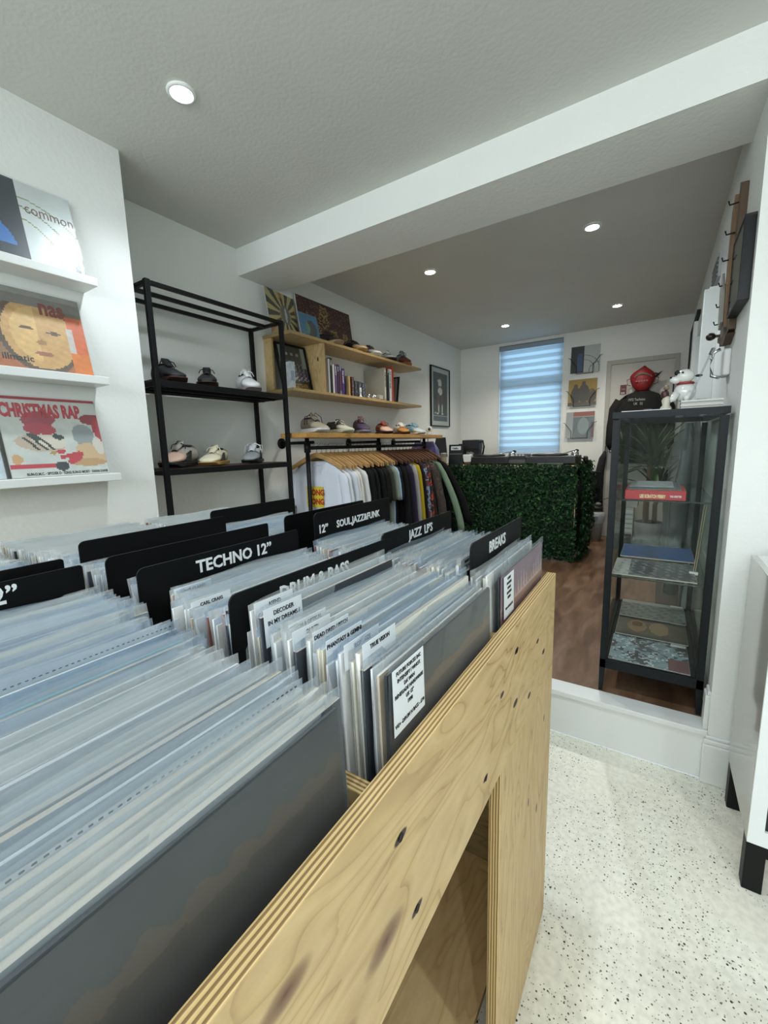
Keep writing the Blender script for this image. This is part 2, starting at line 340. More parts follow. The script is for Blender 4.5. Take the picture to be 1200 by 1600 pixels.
# door in the rear wall
dr = MB(); dr.box(-.51, -.468, YB-.02, YB, .2, 2.09); dr.box(.085, .125, YB-.02, YB, .2, 2.09); dr.box(-.468, .085, YB-.02, YB, 2.045, 2.09)
door = struct(dr.build('door_1', mat('door_trim_paint', '#a9a7a0', .5), bevel=.003))
dp = MB().box(-.466, .083, YB-.012, YB-.002, .205, 2.043); dp.build('door_panel', mat('door_paint', '#bcbab3', .5), door)
MB().box(.083, .093, YB-.03, YB-.011, 1.72, 1.80).build('hinge', M_black, door)
MB().lathe([(.006, 0), (.006, -.03), (.02, -.035), (.022, -.05), (.012, -.06)], (-.43, YB-.012, 1.15), 14, axis='Y', cap=True).build('door_knob', M_chrome, door, True)
# white boxed door casing standing off the right wall, with a moulding above
cs = MB(); cs.box(.150, .2149, 2.81, 2.87, .2, 2.005); cs.box(.172, .2149, 2.87, 3.62, 1.93, 2.03); cs.box(.150, .2149, 3.62, 3.70, .2, 2.03); cs.box(.195, .2149, 2.87, 3.62, .2, 1.93)
struct(cs.build('door_2', M_gloss, bevel=.003))
vn = thing('wall_vent', 'grey louvred air vent high on the right wall above the white door casing', 'vent', (XR, 3.05, 2.14))
MB().box(-.012, 0, -.16, .16, -.06, .06).build('frame', mat('vent_grey', '#a9adac', .5), vn)
for k in range(5): MB().box(-.018, -.012, -.14, .14, -.048+k*.022, -.040+k*.022).build('slat', mat('vent_slat', '#8d9192', .5), vn)
# skirting on the pier end and step return
sk = MB(); sk.box(XR-.012, .60, 1.778, 1.80, 0, .155); sk.box(XR-.010, .60, 1.784, 1.80, .155, .172); sk.box(XR-.006, .6, 1.790, 1.80, .172, .185)
sk.box(XR-.016, XR, 1.80, 1.86, .2, .335); sk.box(XR-.010, XR, 1.80, 1.86, .335, .352)
struct(sk.build('baseboard_right', M_gloss, bevel=.004))
S('baseboard_rear', (XL, -.51, YB-.015, YB, .2, .31), (XR-.015, XR, 3.72, YB, .2, .31), m=M_gloss)
# downlights
def downlight(x, y, lab, col):
    t = thing('downlight', lab, 'ceiling light', (x, y, ZC), group='recessed ceiling downlights')
    MB().lathe([(.046, -.001), (.046, -.006), (.036, -.008), (.033, -.003), (.033, -.001)], n=24).build('bezel', M_white, t, True)
    MB().lathe([(.0005, -.0035), (.033, -.0035)], n=20).build('lamp', mat('lamp_lens_%s' % col, '#ffffff', .3, emit='#fff4dc' if col == 'w' else '#eaf4ff', estr=60), t)
    l = bpy.data.lights.new('downlight_lamp', 'SPOT'); l.energy = DOWN_E*(1.25 if y > 2 else 1); l.spot_size = math.radians(128); l.spot_blend = .9; l.shadow_soft_size = .035
    l.color = (1, .93, .80) if col == 'w' else (.86, .95, 1)
    lo = bpy.data.objects.new('downlight_lamp', l); COL.objects.link(lo); lo.parent = t; lo.location = (0, 0, -.02)
for x, y, lab, c in ((-1.40, .985, 'bright ceiling downlight nearest the camera, above the record browser', 'c'), (-1.39, 2.79, 'warm ceiling downlight above the clothes rack, just beyond the beam', 'w'),
                     (-.384, 2.79, 'cool white ceiling downlight just beyond the beam, in front of the glass cabinet', 'c'), (-1.376, 4.45, 'far ceiling downlight nearest the window blind', 'w'), (-.381, 4.45, 'far ceiling downlight above the hoodie on the door', 'w'),
                     (-.384, .985, 'ceiling downlight above the aisle, out of the frame', 'c'), (-1.40, -.8, 'ceiling downlight behind the camera on the left', 'c'), (-.384, -.8, 'ceiling downlight behind the camera', 'c'), (.75, .25, 'added ceiling downlight on the right, out of the frame, brightening the pier and floor', 'c'), (.65, -.8, 'ceiling downlight behind the camera on the right', 'c')):  # the out-of-frame lamp at the right is added to light pier and floor
    downlight(x, y, lab, c)

# ================================================================ RECORD BROWSER
BX0, BX1, BY0, BY1, BZ = -1.46, -.187, -.09, 1.03, .951
cr = thing('record_browser', 'pine plywood record browser with open front, packed with sleeved records', 'record rack', (0, 0, 0))
def ply(name, x0, x1, y0, y1, z0, z1, thick, m, edge, parent=cr):
    f = {k: (m if thick in k else edge) for k in ('-x', '+x', '-y', '+y', '-z', '+z')}
    return MB().box(x0, x1, y0, y1, z0, z1, m, f).build(name, None, parent, bevel=.0015)
ply('front_board', BX1-.020, BX1, BY0, BY1, .717, BZ, 'x', M_plyY, M_edgeX)
ply('rear_board', BX0, BX0+.020, BY0, BY1+.04, .717, BZ, 'x', M_plyY, M_edgeX)
ply('end_panel', BX0+.02, BX1-.0205, BY1-.018, BY1, 0, .925, 'y', make_ply('pine_ply_shaded', 'X', base=('#544730', '#716143', '#80704e')), M_edgeY)  # darker veneer: the shade under the browser is put into its colour
ply('end_panel', BX0+.02, BX1-.0205, BY0, BY0+.018, 0, .93, 'y', MATS['pine_ply_shaded'], M_edgeY)
ply('upright', BX1-.020, BX1, .62, BY1, 0, .7165, 'x', M_plyZ, M_edgeX)
ply('upright', BX1-.020, BX1, BY0, .02, 0, .7165, 'x', M_plyZ, M_edgeX)
ply('bottom_board', BX0+.02, BX1-.0205, BY0+.018, BY1-.0185, .69, .708, 'z', M_plyY, M_edgeZ)
ply('lower_shelf', BX0+.02, BX1-.06, BY0+.018, BY1-.0185, .06, .078, 'z', M_plyY, M_edgeZ)
for yy in (.287, .683): ply('partition', BX0+.02, BX1-.0205, yy, yy+.018, .709, .925, 'y', M_plyY, M_edgeY)
for q in ((-.1865, .30, .885), (-.1865, .33, .77), (-.1865, .70, .90), (-.1865, .545, .765)):
    MB().lathe([(.0005, 0), (.0035, 0), (.0045, .0004)], q, 12, axis='X').build('screw', M_black, cr)
# jackets and film sleeves: thickness along x, width along y, origin at the bottom centre
JW = .160
def jacket_mesh(c, i):
    m = mat('jacket_%02d' % i, c, .5, var=.10, vscale=9)
    b = MB(); t = .0016+.0006*(i % 3)
    b.box(-t, t, -JW+.003, JW-.003, .003, .312, m, {'+z': m if i > 39 else mat('jacket_edge_%d' % (i % 3), ['#c4c6c4', '#aeb5b8', '#a89f90'][i % 3], .7)}); return b.mesh('jacket', m)
JC = ['#e8e8e4', '#dfe0dc', '#cfd5da', '#9eb0c0', '#d8cfb8', '#3a3f46', '#e9e9e9', '#b8c3c8', '#7f8a94', '#c7b9a5', '#a8a0a8', '#e0e4e2', '#5d7787', '#8c5a50', '#ece9dc', '#2a2c30', '#6a98a4', '#c9d0d8']
JM = [jacket_mesh(c, i) for i, c in enumerate(JC)]
def film_mesh(i):
    r = random.Random(i); b = MB(); ny, nz_ = 10, 5; H = .322+.004*r.random()
    ph = r.random()*6; op = .0018+.0024*r.random(); fl = (r.random()-.5)*.004
    for sgn in (-1, 1):
        g = []
        for k in range(nz_+1):
            z = H*(k/nz_)**.8; row = []
            for j in range(ny+1):
                y = -JW+2*JW*j/ny; e = 1-abs(2*j/ny-1)**6; tp = max(0, z/H-.75)/.25
                x = sgn*(.0024*e+op*tp*e*(.5+.5*math.sin(j*.9+ph*sgn)))+fl*tp+.0006*math.sin(j*1.7+k+ph)
                row.append((x, y+(.002*math.sin(k*2+ph) if j in (0, ny) else 0), z+(.0022*math.sin(j*.8+ph) if k == nz_ else 0)))
            g.append(row)
        vs = [p for r_ in g for p in r_]
        b.add(vs, [(k*(ny+1)+j, k*(ny+1)+j+1, (k+1)*(ny+1)+j+1, (k+1)*(ny+1)+j) for k in range(nz_) for j in range(ny)])
    return b.mesh('film', M_film[i % 3], True)
FM = [film_mesh(i) for i in range(12)]
perf = MB()
for k in range(56): perf.box(.0030, .0034, -.150+k*.0054, -.1475+k*.0054, .3185, .3197)
PERF = perf.mesh('perforation', mat('perforation_dark', '#3b4650', .7))
def clipwrap(U, V): pass
SEC = {  # column -> list of (x_max, x_min, place, group); records are counted from the front board backwards
 1: [(-.222, -.772, 'back from the plywood board, nearest compartment', 'records in the nearest compartment'),
     (-.80, -1.42, 'behind the blank divider at the left edge', 'records behind the near dividers')],
 2: [(-.222, -.428, 'back from the board in the DRUM & BASS section', 'records in the drum and bass section'),
     (-.448, -.655, 'behind the DRUM & BASS divider', 'records in the techno section'),
     (-.690, -.775, 'right behind the TECHNO divider', 'records behind the techno divider'),
     (-.80, -.975, 'behind the blank divider next to the TECHNO one', 'records between the blank dividers'),
     (-1.005, -1.42, 'behind the last blank divider of the middle compartment', 'records at the back of the middle compartment')],
 3: [(-.222, -.262, 'back from the board in the BREAKS section', 'records in the breaks section'),
     (-.280, -.455, 'behind the BREAKS divider', 'records in the jazz section'),
     (-.480, -.675, "behind the JAZZ LP'S divider", 'records in the soul section'),
     (-.800, -1.09, 'behind the TRANCE divider', 'records behind the trance divider'),
     (-1.12, -1.42, 'behind the last blank divider of the far compartment', 'records at the back of the far compartment')]}
TINT = ['white', 'pale', 'light grey', 'blue-grey', 'cream', 'charcoal', 'white', 'grey', 'mid grey', 'beige', 'mauve-grey', 'pale', 'steel blue', 'brown-red', 'ivory', 'black', 'teal', 'off-white']
def nth(k):
    return '%d%s' % (k, 'th' if 10 <= k % 100 <= 20 else {1: 'st', 2: 'nd', 3: 'rd'}.get(k % 10, 'th'))
YC = {1: .110, 2: .489, 3: .858}
def ysh(x): return 0.0 if x > -.6 else .028
slots = []
for c, secs in SEC.items():
    for (xa, xb, lab, grp) in secs:
        p = .0082 if c == 1 else .0088
        n = int((xa-xb)/p)
        for k in range(n): slots.append((xa-(k+.5)*(xa-xb)/n, c, '%s record '+nth(k+(2 if xa == -.222 else 1))+' '+lab, grp))
slots.sort(key=lambda s: math.hypot(s[0], YC[s[1]]))
rest = []
RECS = []
rr = random.Random(11)
for i, (x, c, lab, grp) in enumerate(slots):
    first = (c == 2 and x > -.229) or (c == 3 and x > -.229) or (c == 1 and x > -.229)
    lean = math.radians(-1.6+.5*math.sin(x*23+c)+rr.uniform(-.3, .3)-(.6 if c == 1 else 0))
    z = .7095+rr.uniform(-.001, .012); y = YC[c]+ysh(x)+rr.uniform(-.008, .008); rz = rr.uniform(-.35, .35)*math.pi/180
    if c == 3 and x > -.6: y -= .006
    if c == 1: z += .004
    ji = rr.choice([1, 2, 3, 4, 7, 14, 8, 11, 17, 2, 3, 16, 12, 10, 9, 8, 5, 0, 3, 10] if c == 1 else [0, 1, 4, 6, 14, 11, 14, 9, 2, 0, 6, 17, 5, 13]); fi = rr.randrange(12)
    if x < -1.08: fi = [1, 4, 7, 10][fi % 4]
    if len(RECS) < 288:
        t = thing('record', lab % (TINT[ji]+'-sleeved'), 'record', (x, y, z), (0, lean, rz), grp)
        link('jacket', JM[ji], t); link('film_sleeve', FM[fi], t)
        RECS.append((t, x, c))
    else: rest.append((x, y, z, lean, rz, ji, fi))
rb = MB()
for x, y, z, lean, rz, ji, fi in rest:
    M = Matrix.Translation((x, y, z)) @ Matrix.Rotation(rz, 4, 'Z') @ Matrix.Rotation(lean, 4, 'Y')
    for me in (JM[ji], FM[fi]):
        base = len(rb.v); rb.v += [tuple(M @ v.co) for v in me.vertices]
        for p in me.polygons:
            mm = me.materials[p.material_index]; rb.f.append([base+q for q in p.vertices]); rb.mi.append(rb._m(mm))
ro = rb.build('packed_records'); ro['kind'] = 'stuff'; ro['label'] = 'tightly packed sleeved records at the far back of the plywood browser'; ro['category'] = 'records'
# perforated film strips on two sleeves of the nearest compartment
def nearest(c, x): return min((r for r in RECS if r[2] == c), key=lambda r: abs(r[1]-x))
for x, lab in ((-.262, 'sleeved record with a dotted perforation line along its top, near the plywood front board'), (-.478, 'sleeved record with a dotted perforation line along its top, halfway back in the nearest compartment')):
    r = nearest(1, x)[0]; link('perforation', PERF, r); r.location.z += .006; r['label'] = lab
r = nearest(1, -.452)[0]; r['label'] = 'sleeved record with a turquoise top edge, in the nearest compartment'
r.location.z += .005
for ch in list(r.children):
    if ch.name.startswith('jacket'):
        ch.data = jacket_mesh('#3f98a8', 40)
# face-out front records
def darkart(U, V): n_ = nz(U, V, 2, 3); return lay(flat(U, '#24282c')*(0.8+.5*n_[..., None]), ((V < .845+.05*nz(U, V*0, 4.6, 8)+.012*np.sin(U*60)), hexc('#3a3128')), ((V < .80+.04*nz(U, V*0, 7, 5)), hexc('#241d18')), ((np.abs(V-.97+.1*U) < .004) & (U < .4), '#22262a'))
def brownart(U, V): n_ = nz(U*3, V*.4, 2, 12); return lay(flat(U, '#383834')*(0.75+.5*n_[..., None]), (np.abs(U-.42-.02*np.sin(V*20)) < .012, '#26241f'), (V < .85+.01*np.sin(U*20), '#5a4530'), (V < .80, '#3f3122'))
def purpleart(U, V):
    sp = (.45+.3*np.abs(np.sin(U*38))*np.abs(np.sin(U*9+1)))
    return lay(flat(U, '#7b5265')*(0.9+.2*nz(U, V, 3, 2)[..., None]), (V < .84, '#8f5f58'), ((V < .80+.13*np.abs(np.sin(U*47))**6*np.abs(np.sin(U*8+1))) & (V > .76), '#bd9aa0'), (V < .79, '#a76f4d'), (V < .75, '#8a4a3c'))
FG = {1: 'records in the nearest compartment', 2: 'records in the drum and bass section', 3: 'records in the breaks section'}
def facing(name_lab, c, x, fn, dz=0.0, lean=-2.0, yoff=0, cover=None):
    t = thing('record', name_lab, 'record', (x, YC[c]+yoff, .7095+dz), (0, math.radians(lean), 0), FG[c])
    link('jacket', jacket_mesh('#33373b', 42), t); art('cover_print', (.0031, -JW+.004, .004), (0, 1, 0), (0, 0, 1), 2*JW-.008, .307, fn, t, 130)
    b = MB(); ny = 14; nzz = 10
    vs = [(.0046+.0010*math.sin(j*1.3+k*.7)*(k/nzz)+.003*max(0, k/nzz-.85), -JW+2*JW*j/ny, .326*k/nzz+(.0008*math.sin(j*.9) if k == nzz else 0)) for k in range(nzz+1) for j in range(ny+1)]
    b.add(vs, [(k*(ny+1)+j, k*(ny+1)+j+1, (k+1)*(ny+1)+j+1, (k+1)*(ny+1)+j) for k in range(nzz) for j in range(ny)])
    b.build('film_sleeve', make_front_film(), t, True); return t
def make_front_film(): return MATS.get('front_film') or make_plastic('front_film', '#c9d2d6', 0.06, rough=0.2, bump=1.0, bs=6, stretch=(1, 1.0, 2.2))
def sticker(t, y0, z0, w_, h, lines, x=.0078, size=None, name='price_label'):
    lb = MB().box(x-.0003, x, y0, y0+w_, z0, z0+h).build(name, M_card, t)
    s = size or h/(len(lines)*1.55); z = z0+h-s*1.35
    for ln in lines:
        if ln: letters(ln, (x+.0002, y0+w_/2, z), (0, 1, 0), (0, 0, 1), s, lb, M_btext, .012, .92, 'CENTER')
        z -= s*1.32
    return lb
f1 = facing('front record of the nearest compartment, dark grey landscape cover behind glossy film', 1, -.2165, darkart, .008, -2.5, -.004)
f2 = facing('front record of the drum and bass section, dark brown cover with a white price label', 2, -.2165, brownart, .005, -1.0, .002)
sticker(f2, -.156, .243, .068, .074, ['FUTURE FORCES INC', 'INTENSIFY / WHO\'S', "DA' MAN", 'RENEGADE HARDWARE', 'UK 12"', '1998', '', 'VG+ -DRUM N BASS - £10'], size=.0062)
f3 = facing('front record of the breaks section, purple cover with orange base and a white price label', 3, -.2165, purpleart, .006, -1.0, .001)
sticker(f3, -.150, .232, .060, .078, ['BOBBY', 'KONDERS', 'HOUSE', 'RHYTHMS', 'RITMO', '', 'VG+ HOUSE £15'], size=.0068)
# sleeves that stand proud with a readable paper label at the left
def tall(c, x, lines, dz, lab, y0=-.155, w_=.068, h=.05, size=.0075):
    r = nearest(c, x)[0]; r.location.z += dz; r['label'] = lab
    sticker(r, y0, .322-h, w_, h, lines, x=.0058, size=size)
tall(2, -.418, ['ASEND', "CAN'T PLAY BASS /"], .033, "record with a white label reading ASEND CAN'T PLAY BASS, behind the DECODER one")
tall(2, -.398, ['DECODER', 'IN MY DREAMS /'], .019, 'record with a white label reading DECODER IN MY DREAMS in the drum and bass section', size=.0085)
tall(2, -.365, ['DOM & OPTICAL'], .009, 'record with a paper label reading DOM & OPTICAL, in front of the DECODER one', h=.03, size=.0072)
tall(2, -.340, ['DJ RED', ''], .008, 'record with a short white label just in front of the DOM & OPTICAL one', h=.03)
tall(2, -.322, ['DEAD DRED / PITCH'], .010, 'record with a white label, third behind the front of the drum and bass section', h=.03)
tall(2, -.300, ['PHANTASY & GEMINI'], .008, 'record with a paper label reading PHANTASY & GEMINI', h=.03)
tall(2, -.272, ['RONI SIZE'], .007, 'record with a tiny paper label reading RONI SIZE', h=.03)
tall(2, -.255, ['TRUE VISION'], .008, 'record with a tiny paper label reading TRUE VISION', h=.03)
tall(2, -.470, ['RHYTHIM IS RHYTHIM'], .014, 'record with a paper label reading RHYTHIM IS RHYTHIM, just behind the DRUM & BASS divider', h=.04, y0=-.158, size=.0072)
tall(2, -.640, ['DAVE CLARKE'], .008, 'record with a paper label reading DAVE CLARKE, just in front of the TECHNO divider', h=.03)
tall(2, -.56, ['CARL CRAIG', ''], .006, 'record with a small paper label in the middle of the techno section', h=.03)
tall(3, -.295, ['BADBOY', 'THE U.F.'], .008, 'record with a tiny two-line label just behind the BREAKS divider', h=.04)
tall(3, -.50, ['WALK THE DAWN'], .012, "record with a white label near the left end, just behind the JAZZ LP'S divider", h=.03)
# black section dividers
def divider(lab, x, y0, y1, top, txt=(), lean=0):
    r = .012; z0 = .72; poly = [(y0, z0), (y1, z0)]
    for k in range(5): a = k/4*math.pi/2; poly.append((y1-r*.4+r*.4*math.cos(a), top-r*.4+r*.4*math.sin(a)))
    for k in range(5): a = math.pi/2+k/4*math.pi/2; poly.append((y0+r+r*math.cos(a), top-r+r*math.sin(a)))
    t = thing('section_divider', lab, 'divider', (x, 0, 0), group='black section dividers in the browser')
    MB().prism(poly, -.0015, .0015, 'X').build('panel', mat('black_divider_plastic', '#050607', .5, spec=.2), t)
    for s, ya, za, size, sx in txt: letters(s, (.0018, ya, za), (0, 1, 0), (0, 0, 1), size, t, M_wtext, .025, sx)
    return t
divider('black divider lettered BREAKS in the far compartment, nearest the front board', -.270, .692, 1.020, 1.084, [('BREAKS', .787, 1.047, .0315, .98)])
divider("black divider lettered JAZZ LP'S in the far compartment", -.465, .700, 1.045, 1.083, [("JAZZ  LP'S", .812, 1.050, .029, .92)])
divider('black divider lettered SOUL, JAZZ & FUNK, second from the back of the far compartment', -.690, .745, 1.088, 1.105, [('12”', .757, 1.053, .029, .9), ('SOUL,JAZZ&FUNK', .828, 1.056, .0265, .93)])
divider('black divider lettered TRANCE 12 inch, half hidden behind the SOUL one', -.785, .738, 1.080, 1.093, [('TRANCE 12”', .868, 1.062, .027, 1.0)])
divider('blank black divider at the back of the far compartment', -1.105, .748, 1.095, 1.085)
divider('black divider lettered DRUM & BASS in the middle compartment', -.437, .310, .675, 1.082, [('DRUM & BASS', .392, 1.048, .030, .86)])
divider('black divider lettered TECHNO 12 inch in the middle compartment', -.670, .316, .668, 1.082, [('TECHNO 12”', .416, 1.049, .031, .95)])
divider('blank black divider right behind the TECHNO one', -.785, .322, .684, 1.085)
divider('blank black divider at the back of the middle compartment', -.992, .362, .716, 1.083)
divider('black divider ending in 12 inch at the left edge of the photo', -.785, -.05, .288, 1.082, [('HOUSE 12”', .034, 1.050, .036, .95)])
divider('blank black divider behind the one cut by the left edge', -.840, -.04, .282, 1.087)
# bare black-edged clear holders just in front of the drum and bass divider
gb = thing('record', 'dark record with a gold tag directly in front of the DRUM & BASS divider', 'record', (-.4325, .495, .738), (0, math.radians(-1), 0))
link('jacket', jacket_mesh('#2a2b2c', 41), gb); link('film_sleeve', FM[2], gb)
MB().box(.003, .0034, .120, .135, .297, .307).build('gold_tag', mat('gold_tag', '#a8873a', .4), gb)
# ================================================================ LEDGES AND ALBUMS ON THE CHIMNEY BREAST
def album(lab, org, right, up, w_, h, fn, n=44, cat='record', film=True, texts=(), group=None, name='record_album', thick=.004, sp=None):
    r = Vector(right).normalized(); u = Vector(up).normalized(); nn = r.cross(u)
    t = thing(name, lab, cat, group=group); t.matrix_world = frame_mat(org, right, up)
    MB().box(0, w_, 0, h, -thick, 0).build('jacket', mat('album_card', '#b9b6ae', .6), t)
    art('cover_print', (0.001, 0.001, .0004), (1, 0, 0), (0, 1, 0), w_-.002, h-.002, fn, t, n)
    for s, x, y, size, mt, bold, sx in texts: letters(s, (x, y, .0008), (1, 0, 0), (0, 1, 0), size, t, mt, bold, sx)
    if film:
        b = MB(); k = 8
        vs = [(-.003+(w_+.006)*i/k, -.001+(h+.006)*j/k, .0022+.0012*math.sin(i*1.9+j*.8)*math.cos(j*1.3)) for j in range(k+1) for i in range(k+1)]
        b.add(vs, [(j*(k+1)+i, j*(k+1)+i+1, (j+1)*(k+1)+i+1, (j+1)*(k+1)+i) for j in range(k) for i in range(k)])
        b.build('film_sleeve', M_filmclear, t, True)
    return t
XCB = -1.853
for k, (zt, lab) in enumerate(((1.890, 'white picture ledge on the chimney breast, topmost of three'), (1.545, 'white picture ledge on the chimney breast, middle of three'), (1.188, 'white picture ledge on the chimney breast, lowest of three'))):
    t = thing('picture_ledge', lab, 'shelf', (XCB, .3, zt), group='white picture ledges')
    MB().box(0, .112, -.6, .512, -.028, 0).build('board', M_gloss, t, bevel=.002)
def a_common(U, V):
    o = lay(flat(U, '#c9cecb')*(.97+.08*nz(U, V, 3, 1)[..., None]), (U < .46, '#31363c'), ((U < .33-.22*V+.08*np.sin(V*7)) & (V > .18) & (V < .80) & (U > .02), '#3f74b8'), ((U < .25-.2*V) & (V > .75), '#2a4470'))
    for c, r_, k in ((.35, .62, '#6f7f55'), (.30, .50, '#8d8f52'), (.42, .72, '#8f9a78')):
        d = np.abs(np.hypot((U-c)*1.0, (V-.05)*.95)-r_); o = lay(o, ((d < .008) & (U > .47) & (V > .12), k))
    return lay(o, ((U-.86)**2+(V-.38)**2 < .010*(.6+.8*nz(U, V, 5, 4)), '#d9d6a8'), ((np.abs(U-.93) < .03) & (V < .2) & (nz(U, V, 9, 3) > .5), '#4a4e52'))
def a_amber(U, V):
    n_ = nz(U, V, 2.2, 21); g = hexc('#7e7461')*(1-n_[..., None]*.3)+hexc('#c97a3a')*.0
    o = lay(g, (V < .72-.1*nz(U, V, 2, 9), '#a5814f'), (V < .55, '#b98f52'), (V < .33, '#8e6a4b'), (V < .14, '#a5623a'))
    f = ((U-.52)/.36)**2+((V-.46)/.44)**2
    o = lay(o, (f < 1.25, '#5a4636'), (f < .95, '#bf965e'), ((f < .6) & (U < .5), '#cfa86c'), (((U-.40)/.07)**2+((V-.52)/.02)**2 < 1, '#5d4630'), (((U-.66)/.07)**2+((V-.50)/.02)**2 < 1, '#5d4630'), (((U-.53)/.09)**2+((V-.22)/.03)**2 < 1, '#96604a'), (((U-.52)/.05)**2+((V-.36)/.035)**2 < 1, '#9c7444'))
    o = lay(o, ((U > .88-.1*V) & (V < .75), '#c15f33'), ((U > .8) & (V > .2) & (V < .6) & (U < .86), '#b9b0a8'), ((V > .80), '#76706a'), ((V > .93), '#8a867f'), ((V < .28) & (U > .8), '#c9722f'))
    return np.clip(o*(.9+.25*nz(U, V, 6, 5)[..., None]), 0, 1)
def a_xmas(U, V):
    n_ = nz(U, V, 3, 31); o = flat(U, '#c3c5bd')*(.92+.14*n_[..., None])
    red = '#a8323a'; sh = lambda cx, cy, a, b, th: (((U-cx)*math.cos(th)+(V-cy)*math.sin(th))/a)**2+((-(U-cx)*math.sin(th)+(V-cy)*math.cos(th))/b)**2 < 1
    o = lay(o, (V > .96, red), (sh(.36, .72, .17, .10, .1), '#9c3a46'), (sh(.36, .60, .16, .08, -.1), '#b0404c'), (sh(.92, .74, .13, .07, 0), '#8e2f38'), (sh(.98, .6, .06, .16, .1), red))
    o = lay(o, (sh(.34, .42, .25, .105, -.12), '#b9a48f'), (sh(.42, .44, .17, .085, -.3), '#cfc6b4'), (sh(.28, .50, .08, .03, -.5), '#3a3f3a'))
    for k in range(3): o = lay(o, ((np.abs((U-.24-.075*k)+(V-.42)*.8) < .017) & (V > .34) & (V < .50), '#23312c'))
    o = lay(o, (sh(.52, .50, .06, .035, -.3), '#2c3632'), (sh(.80, .52, .12, .15, .2), '#8f9594'), (sh(.86, .28, .19, .13, -.35), '#c9ab83'), (sh(.80, .16, .2, .05, 0), '#b99468'), (sh(.95, .38, .06, .12, .2), '#cdc5b8'))
    o = lay(o, ((np.abs(V-.13-.25*(U-.1)*(U > .5)) < .025) & (U < .72), '#b52f3a'), (sh(.66, .22, .11, .05, .7), '#b83340'), (sh(.52, .31, .05, .03, 0), '#b8333d'), (sh(.50, .12, .07, .06, 0), '#2d2f33'), (sh(.44, .29, .035, .02, 0), '#a98a3c'), (sh(.08, .22, .05, .06, 0), '#c49a6a'))
    return o
def a_plain(c1, c2, seed):
    return lambda U, V: lay(flat(U, c1)*(.85+.3*nz(U, V, 3, seed)[..., None]), (nz(U, V, 2.4, seed+3) > .56, c2))
LU = Vector((-.062, 0, .272)).normalized()
def ledge_album(lab, y0, zt, fn, texts=(), h=.282, w_=.295, xo=.072):
    return album(lab, (XCB+xo, y0, zt+.001), (0, 1, 0), LU, w_, h, fn, 60, group='albums on the white picture ledges', texts=texts)
M_redt = mat('brick_red_lettering', '#7c3227', .5); M_redx = mat('red_lettering', '#b3323c', .5); M_brt = mat('brown_lettering', '#6e4f48', .6)
ledge_album('white and dark blue record album on the top ledge, lettered common', .498, 1.890, a_common, [('common', .150, .178, .050, M_brt, -.005, .80)])
ledge_album('amber toned record album with red blackletter title on the middle ledge', .484, 1.545, a_amber, [('nas', .165, .205, .080, M_redt, .03, .72), ('illmatic', .035, .030, .030, M_btext, .01, 1)])
ledge_album('white and red record album with trainers and CHRISTMAS RAP lettering on the lowest ledge', .494, 1.188, a_xmas, [('CHRISTMAS RAP', .005, .212, .064, M_redx, .05, .50), ('RUN-D.M.C. · SPYDER D · KING SUN-D MOET · DANA DANE', .040, .006, .013, M_btext, .03, .72)])
for zt, nm, c in ((1.890, 'topmost', '#3d4a5a'), (1.545, 'middle', '#8d6a4a'), (1.188, 'lowest', '#b8c4ca')):
    tt_ = ledge_album('record album at the left end of the %s white ledge, cut by the photo edge' % nm, .185, zt, a_plain(c, '#cfd2d0', 5))

# ================================================================ BLACK METAL SHOE RACK
rk = thing('metal_shoe_rack', 'tall open black metal rack with two brown shelves of trainers', 'shelving rack', (0, 0, 0))
def bar(name, a, b, w_=.022, h=None, m=M_black, parent=rk): return MB().obox(a, b, w_, h or w_, m).build(name, None, parent, bevel=.0015)
for x, y in ((-1.876, 1.068), (-1.876, 1.836), (-2.135, 1.068), (-2.135, 1.836)):
    bar('post', (x, y, 0.2005 if y > 1.79 else 0.001), (x, y, 1.995))
for x in (-1.876, -2.0055, -2.135): bar('top_rail', (x, 1.079, 1.983), (x, 1.825, 1.983), .018)
for y in (1.068, 1.836): bar('side_rail', (-1.887, y, 1.983), (-2.124, y, 1.983), .018)
for zt in (1.583, 1.186):
    MB().box(-2.124, -1.887, 1.06, 1.844, zt-.010, zt).build('shelf_board', M_dwood, rk)
    for x in (-1.876, -2.135): bar('shelf_rail', (x, 1.079, zt-.016), (x, 1.825, zt-.016), .018, .028)
    for y in (1.068, 1.836): bar('shelf_rail', (-1.887, y, zt-.020), (-2.124, y, zt-.020), .018, .018)
    if zt > 1.5:
        for x in (-1.96, -2.05): bar('shelf_brace', (x, 1.079, zt-.024), (x, 1.825, zt-.024), .014, .020)

